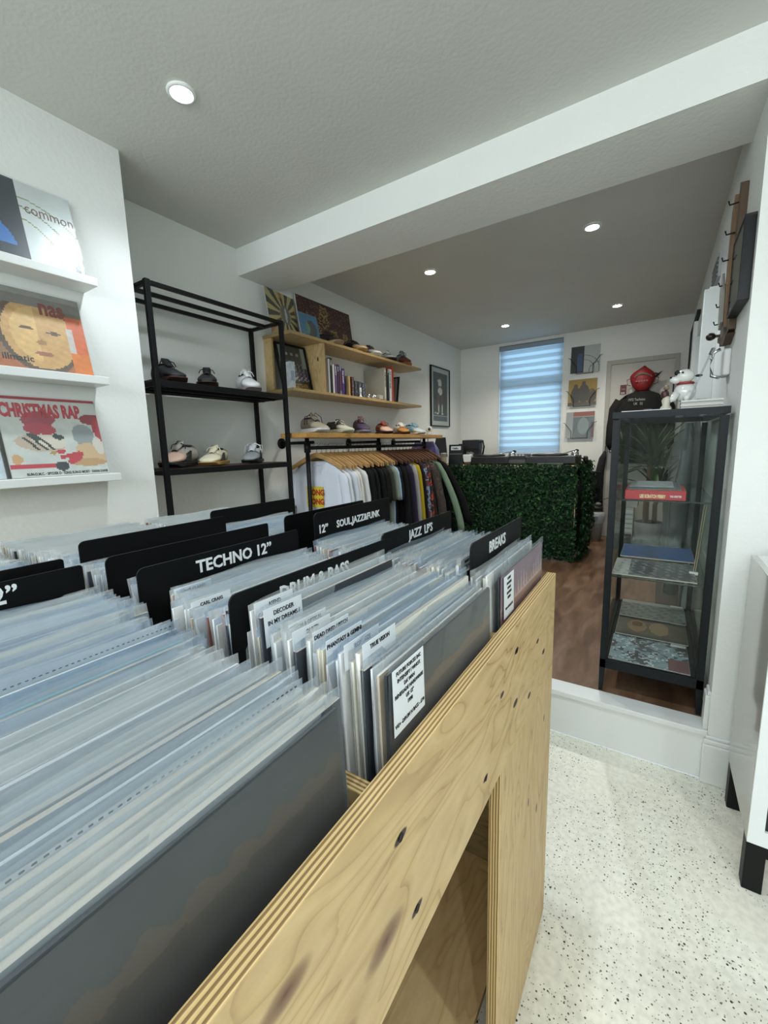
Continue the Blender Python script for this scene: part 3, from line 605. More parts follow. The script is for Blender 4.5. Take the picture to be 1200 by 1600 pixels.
# ================================================================ SHOES
def shoe(lab, loc, rz, upper, sole, toe=None, lace='#e6e6e4', stripe=None, heel=None, L=.27, H=.098, chunk=0, group='trainers', messy=0, tongue=None, bow=1, W=1.0):
    t = thing('trainer', lab, 'shoe', loc, rz, group); k = L/.29
    mu = mat('shoe_'+upper, upper, .7, bump=.1, bscale=300); ms = mat('sole_'+sole, sole, .6); mt = mat('shoe_'+(toe or upper), toe or upper, .65, bump=.1, bscale=300)
    sh = .022+chunk*.5
    prof = [(-.142, .018, .055), (-.135, .027, .088), (-.115, .033, H), (-.07, .036, H*.93), (-.03, .038, H*.90), (.0, .040, H*.88), (.035, .044, H*.74), (.07, .047, H*.58), (.10, .045, H*.48), (.125, .037, H*.41), (.142, .020, H*.32)]
    def sec(x, hw, h, z0, n=16, p=2.4):
        r = []
        for j in range(n):
            a = 2*math.pi*j/n; c, s_ = math.cos(a), math.sin(a)
            taper = 1-.45*max(0, s_)**2*(h/.1)
            r.append((x*k, hw*W*taper*abs(c)**(2/p)*(1 if c > 0 else -1), z0+(h-z0)*(.5+.5*abs(s_)**(2/p)*(1 if s_ > 0 else -1))))
        return r
    MB().loft([sec(x, hw, h, sh-.004) for x, hw, h in prof[:8]]).build('upper', mu, t, True)
    MB().loft([sec(x, hw*1.01, h*1.01, sh-.004) for x, hw, h in prof[6:]]).build('toe_cap', mt, t, True)
    so = MB(); rings = []
    for x, hw, h in prof: rings.append([(x*1.03*k, hw*(1.10+.06*chunk*20)*W*c, z) for c, z in ((-1, .004+(.012 if x > .12 else 0)+(.006 if x < -.13 else 0)), (-1.03, sh), (1.03, sh), (1, .004+(.012 if x > .12 else 0)+(.006 if x < -.13 else 0)))])
    so.loft(rings); so.build('sole', ms, t, bevel=.003)
    MB().sphere((-.072*k, 0, H*.90), (.048*k, .022, .010), n=14, k=6).build('lining', mat('shoe_lining_dark', '#1c1b1c', .9), t, True)
    tg = MB(); tp = [(-.018, .016, H*1.13), (-.008, .02, H*1.02), (.02, .018, H*.86), (.045, .014, H*.73)]
    tg.loft([[(x*k-.004, -w_, z), (x*k-.004, w_, z), (x*k+.004, w_, z+.004), (x*k+.004, -w_, z+.004)] for x, w_, z in tp]); tg.build('tongue', mat('shoe_'+(tongue or upper), tongue or upper, .7), t, True)
    lc = MB(); ml = mat('lace_'+lace, lace, .8)
    for j in range(5):
        x = (.002+.012*j)*k; z = H*(.93-.055*j)+.003; w_ = .020-.001*j
        lc.tube([(x, -w_, z-.005), (x+.002, -w_*.4, z+.002), (x, w_*.4, z+.002), (x+.006, w_, z-.005)], .0022, 5)
    if bow or messy:
        for sg in (-1, 1):
            e = .03+.02*messy; lc.tube([(0, 0, H*.96), (.004, sg*.014, H*1.04+.02*messy), (.01, sg*e, H*.98), (.014, sg*(e+.008), H*.80-.03*messy)], .0024, 5)
            if messy: lc.tube([(0, 0, H*.97), (-.01, sg*.02, H*1.08), (-.03, sg*.045, H*1.0), (-.03, sg*.050, H*.5)], .0024, 5)
    lc.build('laces', ml, t, True)
    if stripe:
        st_ = MB()
        for sg in (-1, 1):
            for j in range(3):
                x0 = (-.005+.021*j)*k; y1 = .0465*W; y0 = .0430*W
                a = [(x0, sg*(y1+.0012), sh+.004), (x0+.010, sg*(y1+.0012), sh+.004), (x0-.012, sg*(y0-.002), H*.72-.006*j), (x0-.022, sg*(y0-.002), H*.72-.006*j)]
                st_.add(a+[(p[0], p[1]-sg*.008, p[2]) for p in a], [(0, 1, 2, 3), (4, 5, 6, 7), (0, 1, 5, 4), (1, 2, 6, 5), (2, 3, 7, 6), (3, 0, 4, 7)])
        st_.build('stripes', mat('stripe_'+stripe, stripe, .6), t)
    if heel: MB().loft([sec(x, hw*1.03, h*1.02, sh) for x, hw, h in prof[:3]]).build('heel_tab', mat('shoe_'+heel, heel, .7), t, True)
    return t
GR = 'trainers on the black metal rack'
D = math.radians
shoe('black leather trainer with gum sole at the left of the upper rack shelf', (-2.00, 1.195, 1.584), D(-8), '#17181a', '#3a211a', lace='#0f1011', group=GR, H=.105, stripe=None, heel='#3d4a2e')
shoe('plain black low trainer in the middle of the upper rack shelf', (-2.00, 1.410, 1.584), D(-36), '#121314', '#33201a', lace='#151617', group=GR, H=.095)
shoe('all-white trainer with pinkish sole at the right of the upper rack shelf', (-2.00, 1.665, 1.584), D(-22), '#d9dbdc', '#8f8484', lace='#e8e8e8', group=GR, H=.118)
shoe('pale pink and grey trainer with black stripes and black sole on the lower rack shelf', (-1.995, 1.215, 1.187), D(-60), '#9f9890', '#15171a', toe='#c9ab98', lace='#17181a', stripe='#17181a', group=GR, H=.112, chunk=.01, W=1.15)
shoe('cream trainer with dark stripes and yellow gum sole on the lower rack shelf', (-2.00, 1.415, 1.187), D(-55), '#cfc7ae', '#b18a4c', toe='#d5cdb2', lace='#d8d2c0', stripe='#2c2b2a', group=GR, H=.092, W=1.1)
shoe('grey trainer with black stripes and loose white laces on the lower rack shelf', (-2.00, 1.675, 1.187), D(-52), '#c4c8cc', '#1d1f22', toe='#85898d', lace='#d8dcde', stripe='#222426', group=GR, H=.100, messy=.6)
GR = 'trainers on the top wood shelf'
shoe('dark brown trainer with pale gum sole in front of the maroon artwork', (-2.03, 2.44, 1.981), D(-5), '#2e211d', '#a08a68', lace='#3a2c26', group=GR, H=.092)
shoe('black trainer with amber sole, second from the left on the top wood shelf', (-2.03, 2.745, 1.981), D(-15), '#17171a', '#b08a56', lace='#101010', group=GR, H=.088, toe='#c2a678')
shoe('brown and white trainer in the middle of the top wood shelf', (-2.03, 2.955, 1.981), D(-22), '#3a2a26', '#d6d6d2', lace='#5a4a42', toe='#cfcfca', group=GR, H=.088)
shoe('white trainer with dark toe underside on the top wood shelf', (-2.03, 3.235, 1.981), D(-38), '#c9c9c6', '#2a2422', lace='#d9d9d6', group=GR, H=.095, chunk=.008)
shoe('grey upturned trainer showing its sole with orange base, right end of the top wood shelf', (-2.04, 3.50, 1.981), D(-38), '#7d8386', '#a9743a', toe='#5c2c24', lace='#4b4f52', group=GR, H=.130, W=1.15)
GR = 'trainers on the clothes rack shelf'
shoe('taupe runner with loose black laces hanging down, left end of the clothes rack', (-1.87, 2.065, 1.358), D(-18), '#7c7264', '#c7c9c8', toe='#a79c8a', lace='#17181a', group=GR, H=.105, messy=1, chunk=.014, W=1.1)
shoe('cream and black runner, second from the left on the clothes rack', (-1.87, 2.325, 1.358), D(-18), '#2b2b2a', '#c3c4ae', toe='#c9c7b4', lace='#d6d4c4', group=GR, H=.085, chunk=.014, W=1.05)
shoe('maroon and purple runner, third from the left on the clothes rack', (-1.87, 2.580, 1.358), D(-38), '#4a2b2b', '#8f8c9a', toe='#3a2f4c', lace='#8b8390', group=GR, H=.112, chunk=.008)
shoe('rust-red trainer with cream band in the middle of the clothes rack', (-1.87, 2.890, 1.358), D(-38), '#7c3a2c', '#33201c', toe='#c9a593', lace='#6b2f25', group=GR, H=.092)
shoe('white and pale pink trainer with gum front, right of the rust-red one', (-1.87, 3.165, 1.358), D(-40), '#cfc8c2', '#5c3420', toe='#b07a3a', lace='#dcd6d0', group=GR, H=.090)
shoe('pale blue and white trainer, nearest the little white camera', (-1.87, 3.395, 1.358), D(-22), '#7fa6b6', '#c9c7b8', toe='#c3cdd0', lace='#86b0c4', group=GR, H=.095, messy=.3)

# ================================================================ WOOD WALL SHELF
ws = thing('wall_shelf', 'long two-tier birch plywood wall shelf with books and trainers', 'shelf')
def wply(name, *a, m=M_plyS, e=M_edgeZ, th='z'): return MB().box(*a, m, {k: (m if th in k else e) for k in ('-x', '+x', '-y', '+y', '-z', '+z')}).build(name, None, ws, bevel=.001)
wply('upper_board', XL, -1.925, 1.957, 3.66, 1.962, 1.980)
wply('lower_board', XL, -1.925, 1.957, 3.655, 1.622, 1.640)
wply('divider_board', XL, -1.930, 2.262, 2.280, 1.6405, 1.9615, m=M_plyT, e=M_edgeY, th='y')
wply('end_batten', XL, -2.10, 1.962, 1.980, 1.6405, 1.9615, m=M_plyT, e=M_edgeY, th='y')
def a_sun(U, V):
    a = np.arctan2(V-.52, U-.60); d = np.hypot(U-.60, (V-.52)); k = np.floor((a+math.pi)/(2*math.pi)*26); seg = k % 2
    o = lay(flat(U, '#b3a363'), (seg == 0, '#1d1712'), ((seg == 0) & (k % 6 == 2) & (d > .38), '#a8692a'), ((seg == 1) & (d > .62), '#a9a06a'))
    o = lay(o, (d < .20, '#8b8140'), (((U-.60)/.15)**2+((V-.52)/.22)**2 < 1, '#5d5a58'), ((((U-.62)/.04)**2+((V-.52)/.17)**2 < 1), '#b5b5b5'))
    return o
def a_blue(U, V): return lay(flat(U, '#2a6f96')*(.85+.3*nz(U, V, 3, 7)[..., None]), (((U-.62)/.26)**2+((V-.5)/.32)**2 < 1, '#2b3b3a'), (((U-.42)/.1)**2+((V-.5)/.2)**2 < 1, '#5d8a5a'), ((V < .1), '#2080a8'))
def a_maroon(U, V):
    n_ = nz(U*1.5, V, 7, 41); o = lay(flat(U, '#3b2528'), ((n_ > .50) & (n_ < .535), '#77604a'))
    for cx, cy, r_ in ((.45, .62, .13), (.30, .38, .10), (.62, .35, .10), (.45, .25, .07), (.47, .82, .10), (.85, .40, .06)):
        d = np.hypot((U-cx)*1.6, V-cy); th = np.arctan2(V-cy, U-cx); o = lay(o, (np.abs(d-r_*(1+.22*np.sin(th*7))) < .018, '#8f7c4a'), (d < r_*.35, '#7a6840'))
    return lay(o, ((U < .015) | (U > .985) | (V < .02) | (V > .98), '#1d1415'))
album('sunburst yellow and black record album with a dark oval, on the top wood shelf', (-2.06, 1.935, 1.982), (-.12, 1, 0), (-.16, 0, 1), .285, .285, a_sun, 60, group='albums on the top wood shelf')
album('small blue record album leaning beside the sunburst one', (-2.05, 2.20, 1.982), (.02, 1, 0), (-.2, 0, 1), .185, .195, a_blue, 36, group='albums on the top wood shelf')
mp = album('wide maroon canvas with gold floral pattern leaning on the wall above the wood shelf', (-2.10, 2.245, 1.982), (0, 1, 0), (-.13, 0, 1), .60, .33, a_maroon, 90, cat='artwork', film=False, name='art_canvas', thick=.015)
def framed(lab, org, right, up, w_, h, fn, fw=.012, matw=0, cat='picture', name='framed_picture', n=40, depth=.018, texts=(), fm=None, matc='#b9bbba', fd=.5):
    t = thing(name, lab, cat); t.matrix_world = frame_mat(org, right, up); fm = fm or M_blackp
    b = MB(); b.box(0, w_, 0, fw, 0, depth); b.box(0, w_, h-fw, h, 0, depth); b.box(0, fw, fw, h-fw, 0, depth); b.box(w_-fw, w_, fw, h-fw, 0, depth); b.build('frame', fm, t, bevel=.001)
    MB().box(fw, w_-fw, fw, h-fw, .001, depth*fd).build('mount', mat('mount_'+matc, matc, .7), t)
    i = fw+matw; art('print', (i, i, depth*fd+.0006), (1, 0, 0), (0, 1, 0), w_-2*i, h-2*i, fn, t, n)
    MB().box(fw, w_-fw, fw, h-fw, depth*fd+.003, depth*fd+.0045).build('glazing', M_glass, t)
    for s, x, y, size, mt, bold, sx in texts: letters(s, (x, y, depth*fd+.0012), (1, 0, 0), (0, 1, 0), size, t, mt, bold, sx)
    return t
def a_team(U, V):
    n_ = nz(U, V, 6, 51); o = lay(flat(U, '#4b4a46')*(.8+.3*n_[..., None]), ((V < .62), '#2e2b3a'), ((V < .62) & (n_ > .52), '#7a7880'), ((V < .45) & (n_ < .47), '#4b2d68'), ((V < .3) & (n_ > .5), '#b5b0b0'), ((U < .16), '#8f948c'), ((U > .84) & (V > .5), '#8f948c'), ((V < .2), '#2c2a28'))
    for cx in (.3, .5, .7): o = lay(o, (((U-cx)/.05)**2+((V-.82)/.04)**2 < 1, '#9a9a94'))
    return o
framed('black framed team photo with yellow lettering inside the wood shelf, beside the white bottle box', (-2.045, 1.985, 1.641), (.05, 1, 0), (-.22, -.02, 1), .262, .305, a_team, texts=[('TOGETHER', .060, .018, .040, mat('yellow_lettering', '#a8842c', .5), .03, .82)])
bx = thing('slim_box', 'slim white and blue patterned box standing before the framed team photo', 'box', (-2.00, 2.005, 1.6405), D(-8)); MB().box(-.03, .03, -.015, .022, 0, .165).build('carton', mat('box_white_blue', '#b9c0c6', .5, var=.25, vscale=30), bx); MB().box(.0301, .0305, -.01, .017, .05, .11).build('label_panel', mat('box_panel_blue', '#8595ad', .5), bx)
# books
def book(lab, y0, th, h, d, c, spine=None, tilt=0, group='books on the lower wood shelf', xf=-1.965, txt=None, cat='book', tc=None):
    t = thing('book', lab, cat, (xf, y0, 1.641), (D(tilt), 0, 0), group)
    m = mat('book_'+c, c, .5); b = MB(); b.box(-d, 0, 0, .002, 0, h); b.box(-d, 0, th-.002, th, 0, h); b.box(-.0025, 0, 0, th, 0, h); b.build('cover', m, t)
    MB().box(-d+.004, -.003, .0022, th-.0022, .003, h-.003).build('pages', mat('book_pages', '#c9c2ae', .8), t)
    if spine: MB().box(0, .0004, .003, th-.003, h*.15, h*.85).build('spine_panel', mat('spine_'+spine, spine, .5), t)
    if txt: letters(txt, (.0008, th*.22, h*.93), (0, 0, -1), (0, 1, 0), th*.62, t, tc or M_wtext, .01, .85)
for i, (lab, th, h, c, sp, txt) in enumerate((('slim white book, leftmost beside the plywood divider', .022, .235, '#b8bcc0', None, None), ('tall black book with a grey spine print, second in the row', .022, .245, '#1c1f22', None, 'STREET'), ('white book with small dark print, third in the row', .024, .205, '#c6c8ce', None, None),
      ('mauve book, fourth in the row', .026, .208, '#5f4670', None, 'RECORDS'), ('dark purple book beside the mauve one', .024, .210, '#3a2a4c', None, 'VINYL'), ('pale blue and maroon book in the middle of the row', .024, .200, '#6f7f98', '#5a3040', None), ('violet book at the right end of the row', .034, .190, '#43286e', None, 'THE STORY'), ('very thin dark book at the end of the row, beside the violet one', .012, .120, '#1f1830', None, None))):
    book(lab, 2.345+sum((.022, .022, .024, .026, .024, .024, .034, .012)[:i])+i*.0015, th, h, .16, c, sp, txt=txt, tc=M_btext if c in ('#c6c8ce', '#b8bcc0') else None)
t = thing('ply_block', 'small upright plywood bookend next to the violet book', 'bookend', (-1.97, 2.585, 1.641)); MB().box(-.14, 0, 0, .016, 0, .150, M_plyT, {'+x': M_edgeY}).build('panel', None, t); MB().box(-.12, -.01, .0165, .020, .02, .13).build('inset', M_plyS, t)
for i, (lab, y, c, w_, h) in enumerate((('dark red cassette case beside the ply bookend', 2.640, '#4a2422', .03, .150), ('black cassette case with white figure print', 2.680, '#23242a', .035, .125), ('grey printed cassette case in the middle of the lower shelf', 2.725, '#343842', .045, .125), ('grey printed cassette case nearest the silver cups', 2.778, '#3b3f4a', .045, .122))):
    t = thing('cassette_case', lab, 'cassette', (-1.985, y, 1.641), group='cassettes on the lower wood shelf'); MB().box(-.018, 0, 0, w_, 0, h).build('case', mat('cass_'+c, c, .3), t, bevel=.001); art('inlay', (.0006, .003, .004), (0, 1, 0), (0, 0, 1), w_-.006, h-.008, a_plain(c, '#7f858e', i+60), t, 12)
t = thing('chess_pawn', 'tiny white pawn-shaped ornament in front of the cassettes', 'ornament', (-1.948, 2.70, 1.641)); MB().lathe([(.014, 0), (.013, .006), (.006, .012), (.004, .04), (.009, .046), (.006, .052), (.009, .062), (.004, .072), (.0005, .073)], n=14, cap=True).build('body', M_white, t, True)
for i, (y, x) in enumerate(((2.84, -1.97), (2.885, -1.955), (2.93, -1.97))):
    t = thing('silver_cup', ['leftmost small silver cup below the grey box set', 'middle small silver cup below the grey box set', 'rightmost small silver cup below the grey box set'][i], 'cup', (x, y, 1.641), group='silver cups on the lower wood shelf'); MB().lathe([(.001, 0), (.014, 0), (.018, .036), (.017, .036), (.013, .003), (.001, .003)], n=16).build('bowl', M_chrome, t, True)
t = thing('tape_stack', 'low stack of white cassette boxes on the lower wood shelf', 'box', (-1.96, 2.985, 1.641))
for k in range(3): MB().box(-.06, 0, 0, .055, k*.015, k*.015+.013).build('cassette_box', mat('cass_white', '#b5b3a8', .4), t, bevel=.001)
MB().box(0, .0005, .006, .048, .002, .010).build('label_strip', M_btext, t)
t = thing('record_box_set', 'large grey square record box set standing on the lower wood shelf', 'box set', (-1.955, 3.055, 1.641)); MB().box(-.205, 0, 0, .028, 0, .268).build('slipcase', mat('greybox', '#8c8a80', .6, var=.06), t, bevel=.002); MB().box(0, .0006, .004, .024, .02, .25).build('spine_panel', mat('spine_cream', '#b7b5aa', .5), t); letters('THE RECORD', (.0010, .007, .235), (0, 0, -1), (0, 1, 0), .020, t, M_btext, .02, 1)
for i, (lab, th, h, c, txt, tc) in enumerate((('tall black book with yellow spots right of the grey box set', .020, .262, '#26241f', 'MUSIC', mat('yellow_lettering', '#a8842c', .5)), ('slim blue and red book in the right group', .016, .235, '#30405e', None, None), ('thick white book with black spine lettering in the right group', .042, .268, '#c4c5c3', 'HIP HOP FILES', M_btext), ('tall red-orange book at the right of the lower shelf', .030, .295, '#a3391f', None, None))):
    book(lab, 3.090+sum((.020, .016, .042, .030)[:i])+i*.002, th, h, .20, c, None, txt=txt, tc=tc, xf=-1.955)
t = thing('leaning_frame', 'thin dark frame leaning at the right end of the lower wood shelf', 'picture frame', (-1.97, 3.285, 1.641), (D(-10), 0, 0)); MB().box(-.2, 0, 0, .012, 0, .235).build('frame', M_blackp, t, bevel=.002); MB().box(-.185, -.015, -.001, 0, .015, .22).build('backing', mat('frame_grey', '#5b5c5c', .4), t)
# ================================================================ CLOTHES RACK
RX, RZ = -1.875, 1.265
cr2 = thing('clothes_rack', 'wall-fixed black pipe clothes rack with an oak shelf on top', 'clothes rack')
MB().box(-1.97, -1.755, 1.87, 3.76, 1.327, 1.357).build('oak_shelf', M_oak, cr2, bevel=.002)
for y in (2.0, 2.82, 3.60):
    MB().tube([(RX, y, .2005), (RX, y, 1.3265)], .014, 12).build('post', M_black, cr2, True)
    MB().lathe([(.014, RZ-.03), (.021, RZ-.028), (.021, RZ+.028), (.014, RZ+.03)], (RX, y, 0), 14).build('pipe_fitting', M_black, cr2, True)
MB().tube([(RX, 2.0, RZ), (RX, 3.60, RZ)], .012, 10).build('rail', M_black, cr2, True)
for y in (2.06, 2.81, 3.52):
    MB().tube([(RX, y, 1.30), (XL+.01, y, 1.30)], .011, 10).build('wall_arm', M_black, cr2, True)
    MB().lathe([(.012, .012), (.036, .008), (.036, .0005), (.004, .0005)], (XL, y, 1.30), 20, axis='X').build('wall_flange', M_black, cr2, True)
M_hw = mat('hanger_pale_wood', '#b08a58', .45, var=.15, vscale=30); M_hd = mat('hanger_dark_wood', '#5a3c2a', .45, var=.15, vscale=30)
def hanger_meshes(m, key):
    hk = MB(); pts = [(0, 0, -.045), (0, 0, -.012)]+[(.017*math.sin(a), 0, .0035-.017*math.cos(a)+.0) for a in [math.pi*k/7 for k in range(0, 10)]]
    hk.tube([(0, 0, -.046), (0, 0, -.013)]+[(-.0155*math.sin(math.pi*k/7), 0, -.0155*math.cos(math.pi*k/7)+.0025) for k in range(0, 10)], .0017, 6)
    bd = MB(); rings = []
    for i in range(-8, 9):
        x = .205*i/8; z = -.058-.085*(abs(i)/8)**1.35; hh = .016-.004*abs(i)/8; tt = .0075
        y = -.012*(abs(i)/8)**2
        rings.append([(x, y-tt, z-hh), (x, y-tt, z+hh), (x, y+tt, z+hh), (x, y+tt, z-hh)])
    bd.loft(rings); return hk.mesh('hook', M_chrome, True), bd.mesh('arm', m)
HM = {'p': hanger_meshes(M_hw, 'p'), 'd': hanger_meshes(M_hd, 'd')}
def garment_mesh(seed, W_=.21, H_=.66, th=.017, flare=.0, sl=.24, so=.035, puffy=0, neck=.075, wallside=0):
    r = random.Random(seed); b = MB(); n = 26; rings = []; ph = r.random()*6
    zs = [-.098, -.112, -.128, -.145, -.163, -.20, -.26, -.34, -.43, -.52, -.60, -H_]
    for z in zs:
        k = min(1, max(0, (-.098-z)/.065)); hw = neck+(W_-neck)*k**.8; d = max(0, (-z-.163)/(H_-.163)); hw = hw*(1-.06*min(1, d*2)+flare*d)
        t = th*(.55+.45*k)*(1+.5*d); rg = []
        for j in range(n):
            a = 2*math.pi*j/n; x = hw*math.cos(a); y = t*math.sin(a)
            if wallside and x < 0: x = max(x, -.215)
            y += (.004+.007*d)*math.sin(x*38+ph+z*4)*(.4+.6*k)*(1 if abs(math.cos(a)) < .97 else .3); y += puffy*abs(math.sin(z*52))*math.sin(a)*.012
            rg.append((x, y, z-(abs(x)/W_)**2*.012*(1 if z > -.2 else 0)))
        rings.append(rg)
    b.loft(rings, cap=True); body = b.mesh('body', None, True)
    sm = []
    for sg in (-1, 1):
        q = MB(); m_ = 12; rr_ = []
        for i in range(9):
            f = i/8; cx = sg*(W_*.86+(so if sg > 0 or not wallside else .0)*math.sin(f*1.4)+.01); cz = -.165-f*sl; rx = (.040-.006*f)*(1+puffy*.25*abs(math.sin(f*12))); ry = (.016+.006*f)*(1+puffy*.5)
            rr_.append([(cx+rx*math.cos(2*math.pi*j/m_)*(1 if i else .7), ry*math.sin(2*math.pi*j/m_)+.003*math.sin(i*1.3+j*2+ph), cz+.012*math.cos(2*math.pi*j/m_)*sg*-1) for j in range(m_)])
        q.loft(rr_); sm.append(q.mesh('sleeve', None, True))
    c = MB(); cp = []
    for k in range(17):
        a = 2*math.pi*k/16; cp.append((neck*.98*math.cos(a), .016*math.sin(a), -.100-.02*max(0, -math.sin(a))))
    c.tube(cp, .0045, 6, cap=False); return body, sm, c.mesh('collar', None, True)
GM = {'t': [garment_mesh(k) for k in range(4)], 'l': [garment_mesh(10+k, sl=.50, so=.05) for k in range(2)], 's': [garment_mesh(30, .235, .80, .024, .35, .62, .24, wallside=1)], 'f': [garment_mesh(31, .24, .80, .030, .45, .55, .26, .5, wallside=1)], 'j': [garment_mesh(20, .225, .74, .026, .12, .52, .09), garment_mesh(21, .235, .72, .030, .25, .52, .12, 1)]}
def garment(lab, name, y, col, kind='t', v=0, hang='p', cat='shirt', rz=0, m=None, dx=0, texts=None):
    h = thing('coat_hanger', ('pale' if hang == 'p' else 'dark')+' hanger under the '+lab, 'hanger', (RX+dx*0, y, RZ+.0115), rz, 'wooden hangers on the clothes rail')
    link('hook', HM[hang][0], h); link('arm', HM[hang][1], h)
    t = thing(name, lab, cat, (RX+dx*0, y, RZ+.0075), rz, 'clothes on the rail')
    m = m or mat('cloth_'+col, col, .9, bump=.12, bscale=250, spec=.2); gm = GM[kind][v % len(GM[kind])]
    for nm, me in (('body', gm[0]), ('sleeve', gm[1][0]), ('sleeve', gm[1][1]), ('collar', gm[2])):
        o = link(nm, me, t)
        if not me.materials: me.materials.append(None)
        o.material_slots[0].link = 'OBJECT'; o.material_slots[0].material = m
    return t
def patch_mat(name, cols, sc):
    m = mat(name, cols[0], .85); nt, N, L, b = nodes(m); tc = N.new('ShaderNodeTexCoord'); v = N.new('ShaderNodeTexNoise'); v.inputs['Scale'].default_value = sc; v.inputs['Distortion'].default_value = 1; L.new(tc.outputs['Object'], v.inputs['Vector'])
    st_ = [(.28+.46*i/len(cols), c) for i, c in enumerate(cols)]; o = ramp(nt, v.outputs['Fac'], st_); o.node.color_ramp.interpolation = 'CONSTANT'; L.new(o, b.inputs['Base Color']); return m
R3 = lambda a: D(a)
g0 = garment('white t-shirt with yellow HONG KONG print, first on the rail', 't_shirt', 2.085, '#c6cbd6', 't', 0, rz=R3(4), cat='t-shirt')
MB().box(-.075, .060, -.0325, -.0285, -.395, -.260).build('print_panel', mat('print_yellow', '#c9b52a', .6), g0)
for tx, z in (('HONG', -.315), ('KONG', -.375)): letters(tx, (-.066, -.0335, z), (1, 0, 0), (0, 0, 1), .052, g0, mat('print_red', '#a5281f', .6), .05, .86)
for i, (lab, y, c, hg) in enumerate((('plain white t-shirt, second on the rail', 2.135, '#c9ccd2', 'p'), ('bluish white t-shirt, third on the rail', 2.180, '#c2c8d2', 'p'), ('white t-shirt, fourth on the rail', 2.225, '#cbccce', 'p'), ('warm white t-shirt, fifth on the rail', 2.268, '#cccac2', 'p'), ('white t-shirt, last of the white ones before the black', 2.310, '#c8c9c9', 'p'),
      ('black t-shirt, first of the black ones after the white', 2.362, '#101112', 'p'), ('black t-shirt, second of the black group', 2.410, '#0d0e0f', 'p'), ('black t-shirt, third of the black group', 2.458, '#131314', 'p'), ('black t-shirt, fourth of the black group', 2.505, '#0e0f10', 'p'), ('black t-shirt, fifth of the black group', 2.552, '#111113', 'p'), ('black t-shirt, last of the black group before the olive', 2.598, '#151516', 'p'),
      ('olive green t-shirt, between the black ones and the pale blue', 2.645, '#32342a', 'p'), ('pale sage t-shirt, beside the olive one', 2.692, '#7b8478', 'p'), ('pale blue shirt, thin stripe in the middle of the rail', 2.738, '#8fa9bb', 'p'), ('navy t-shirt, just after the pale blue shirt', 2.790, '#14161f', 'd'), ('black sweatshirt, between the navy t-shirt and the purple one', 2.850, '#101013', 'd'), ('very dark navy sweatshirt, beside the purple one', 2.905, '#17161f', 'd'))):
    garment(lab, 't_shirt' if 'shirt' in lab and 'sweat' not in lab else 'sweatshirt', y, c, 't' if i < 15 else 'l', i, hg, rz=R3(4.5*math.sin(i*1.7)), cat='t-shirt' if i < 15 else 'sweatshirt')
garment('deep purple sweatshirt, before the light grey one', 'sweatshirt', 2.960, '#2c2140', 'l', 0, 'd', 'sweatshirt')
garment('light grey sweatshirt with cream shoulder, before the mustard one', 'sweatshirt', 3.030, '#8f8f8d', 'l', 1, 'd', 'sweatshirt')
garment('mustard yellow top, thin strip right of the grey sweatshirt', 'sweatshirt', 3.090, '#a08a1e', 'l', 0, 'd', 'sweatshirt')
garment('black top, right of the mustard yellow one', 'sweatshirt', 3.145, '#111113', 'l', 1, 'd', 'sweatshirt')
garment('patterned shirt in maroon, sky blue and red blocks', 'shirt', 3.205, '#5a2b2f', 'l', 0, 'd', m=patch_mat('blocks_red_blue', ['#1b1a1e', '#4d2228', '#6f8ea8', '#5c2f2a', '#a33a26', '#8f8272'], 9))
garment('dark patterned shirt with orange and cream flecks', 'shirt', 3.260, '#2a2322', 'l', 1, 'd', m=patch_mat('flecks_orange', ['#171618', '#191a1c', '#2a2524', '#a13d28', '#1a1a1c', '#b3a690'], 14))
garment('brown camouflage quilted jacket', 'jacket', 3.325, '#33271f', 'j', 1, 'd', 'jacket', m=patch_mat('camo_brown', ['#241c18', '#3a2c24', '#2a2624', '#4a3a2e'], 16))
garment('dark green patterned jacket, before the sage green one', 'jacket', 3.395, '#1c221d', 'j', 0, 'd', 'jacket', m=patch_mat('camo_green', ['#141816', '#262c25', '#171a1a', '#353b30'], 18))
garment('sage green long jacket near the right end of the rail', 'jacket', 3.475, '#6a7f6c', 's', 0, 'd', 'jacket', rz=R3(-4))
garment('black fluffy jacket at the right end of the rail', 'jacket', 3.570, '#0a0b0c', 'f', 0, 'd', 'jacket', rz=R3(-4))
# small camera on the shelf
t = thing('security_camera', 'small white ball-shaped indoor camera with black face on the oak shelf', 'camera', (-1.85, 3.66, 1.3575), D(-60))
MB().lathe([(.001, 0), (.026, 0), (.024, .02), (.018, .028), (.001, .028)], n=20).build('base', M_white, t, True)
MB().sphere((0, 0, .056), .031, n=20, k=12).build('head', M_white, t, True); MB().sphere((.014, 0, .056), (.019, .019, .021), n=16, k=8).build('face', M_blackp, t, True); MB().sphere((.032, 0, .060), .004).build('lens', M_chrome, t, True)
t = thing('holographic_bag', 'purple iridescent bag with a white stripe, behind the right end of the clothes rack', 'bag', (-1.99, 3.83, 1.10))
def ir(U, V): return lay(flat(U, '#6b6796')*(.9+.2*nz(U, V, 3, 77)[..., None]), (nz(U, V, 3, 78) > .53, '#9a84b4'), (np.abs(np.sin(np.arctan2(V-.3, U-.4)*7)) > .8, '#a0628e'), ((V < .2) & (V > .13), '#c9c3cf'))
MB().loft([[(x, -.03, 0), (x*.0+x, .03, 0)] for x in (-.13, .13)], cap=False) if False else None
b = MB(); b.loft([[(-.14*k_, -.035*q, z), (.14*k_, -.035*q, z), (.14*k_, .035*q, z), (-.14*k_, .035*q, z)] for z, k_, q in ((0, 1.05, 1), (.06, 1.1, 1.2), (.13, 1.0, .9), (.20, .72, .3))]); b.build('body', mat('iris_purple', '#6b6796', .25, var=.3, vscale=14), t, True, bevel=.004)
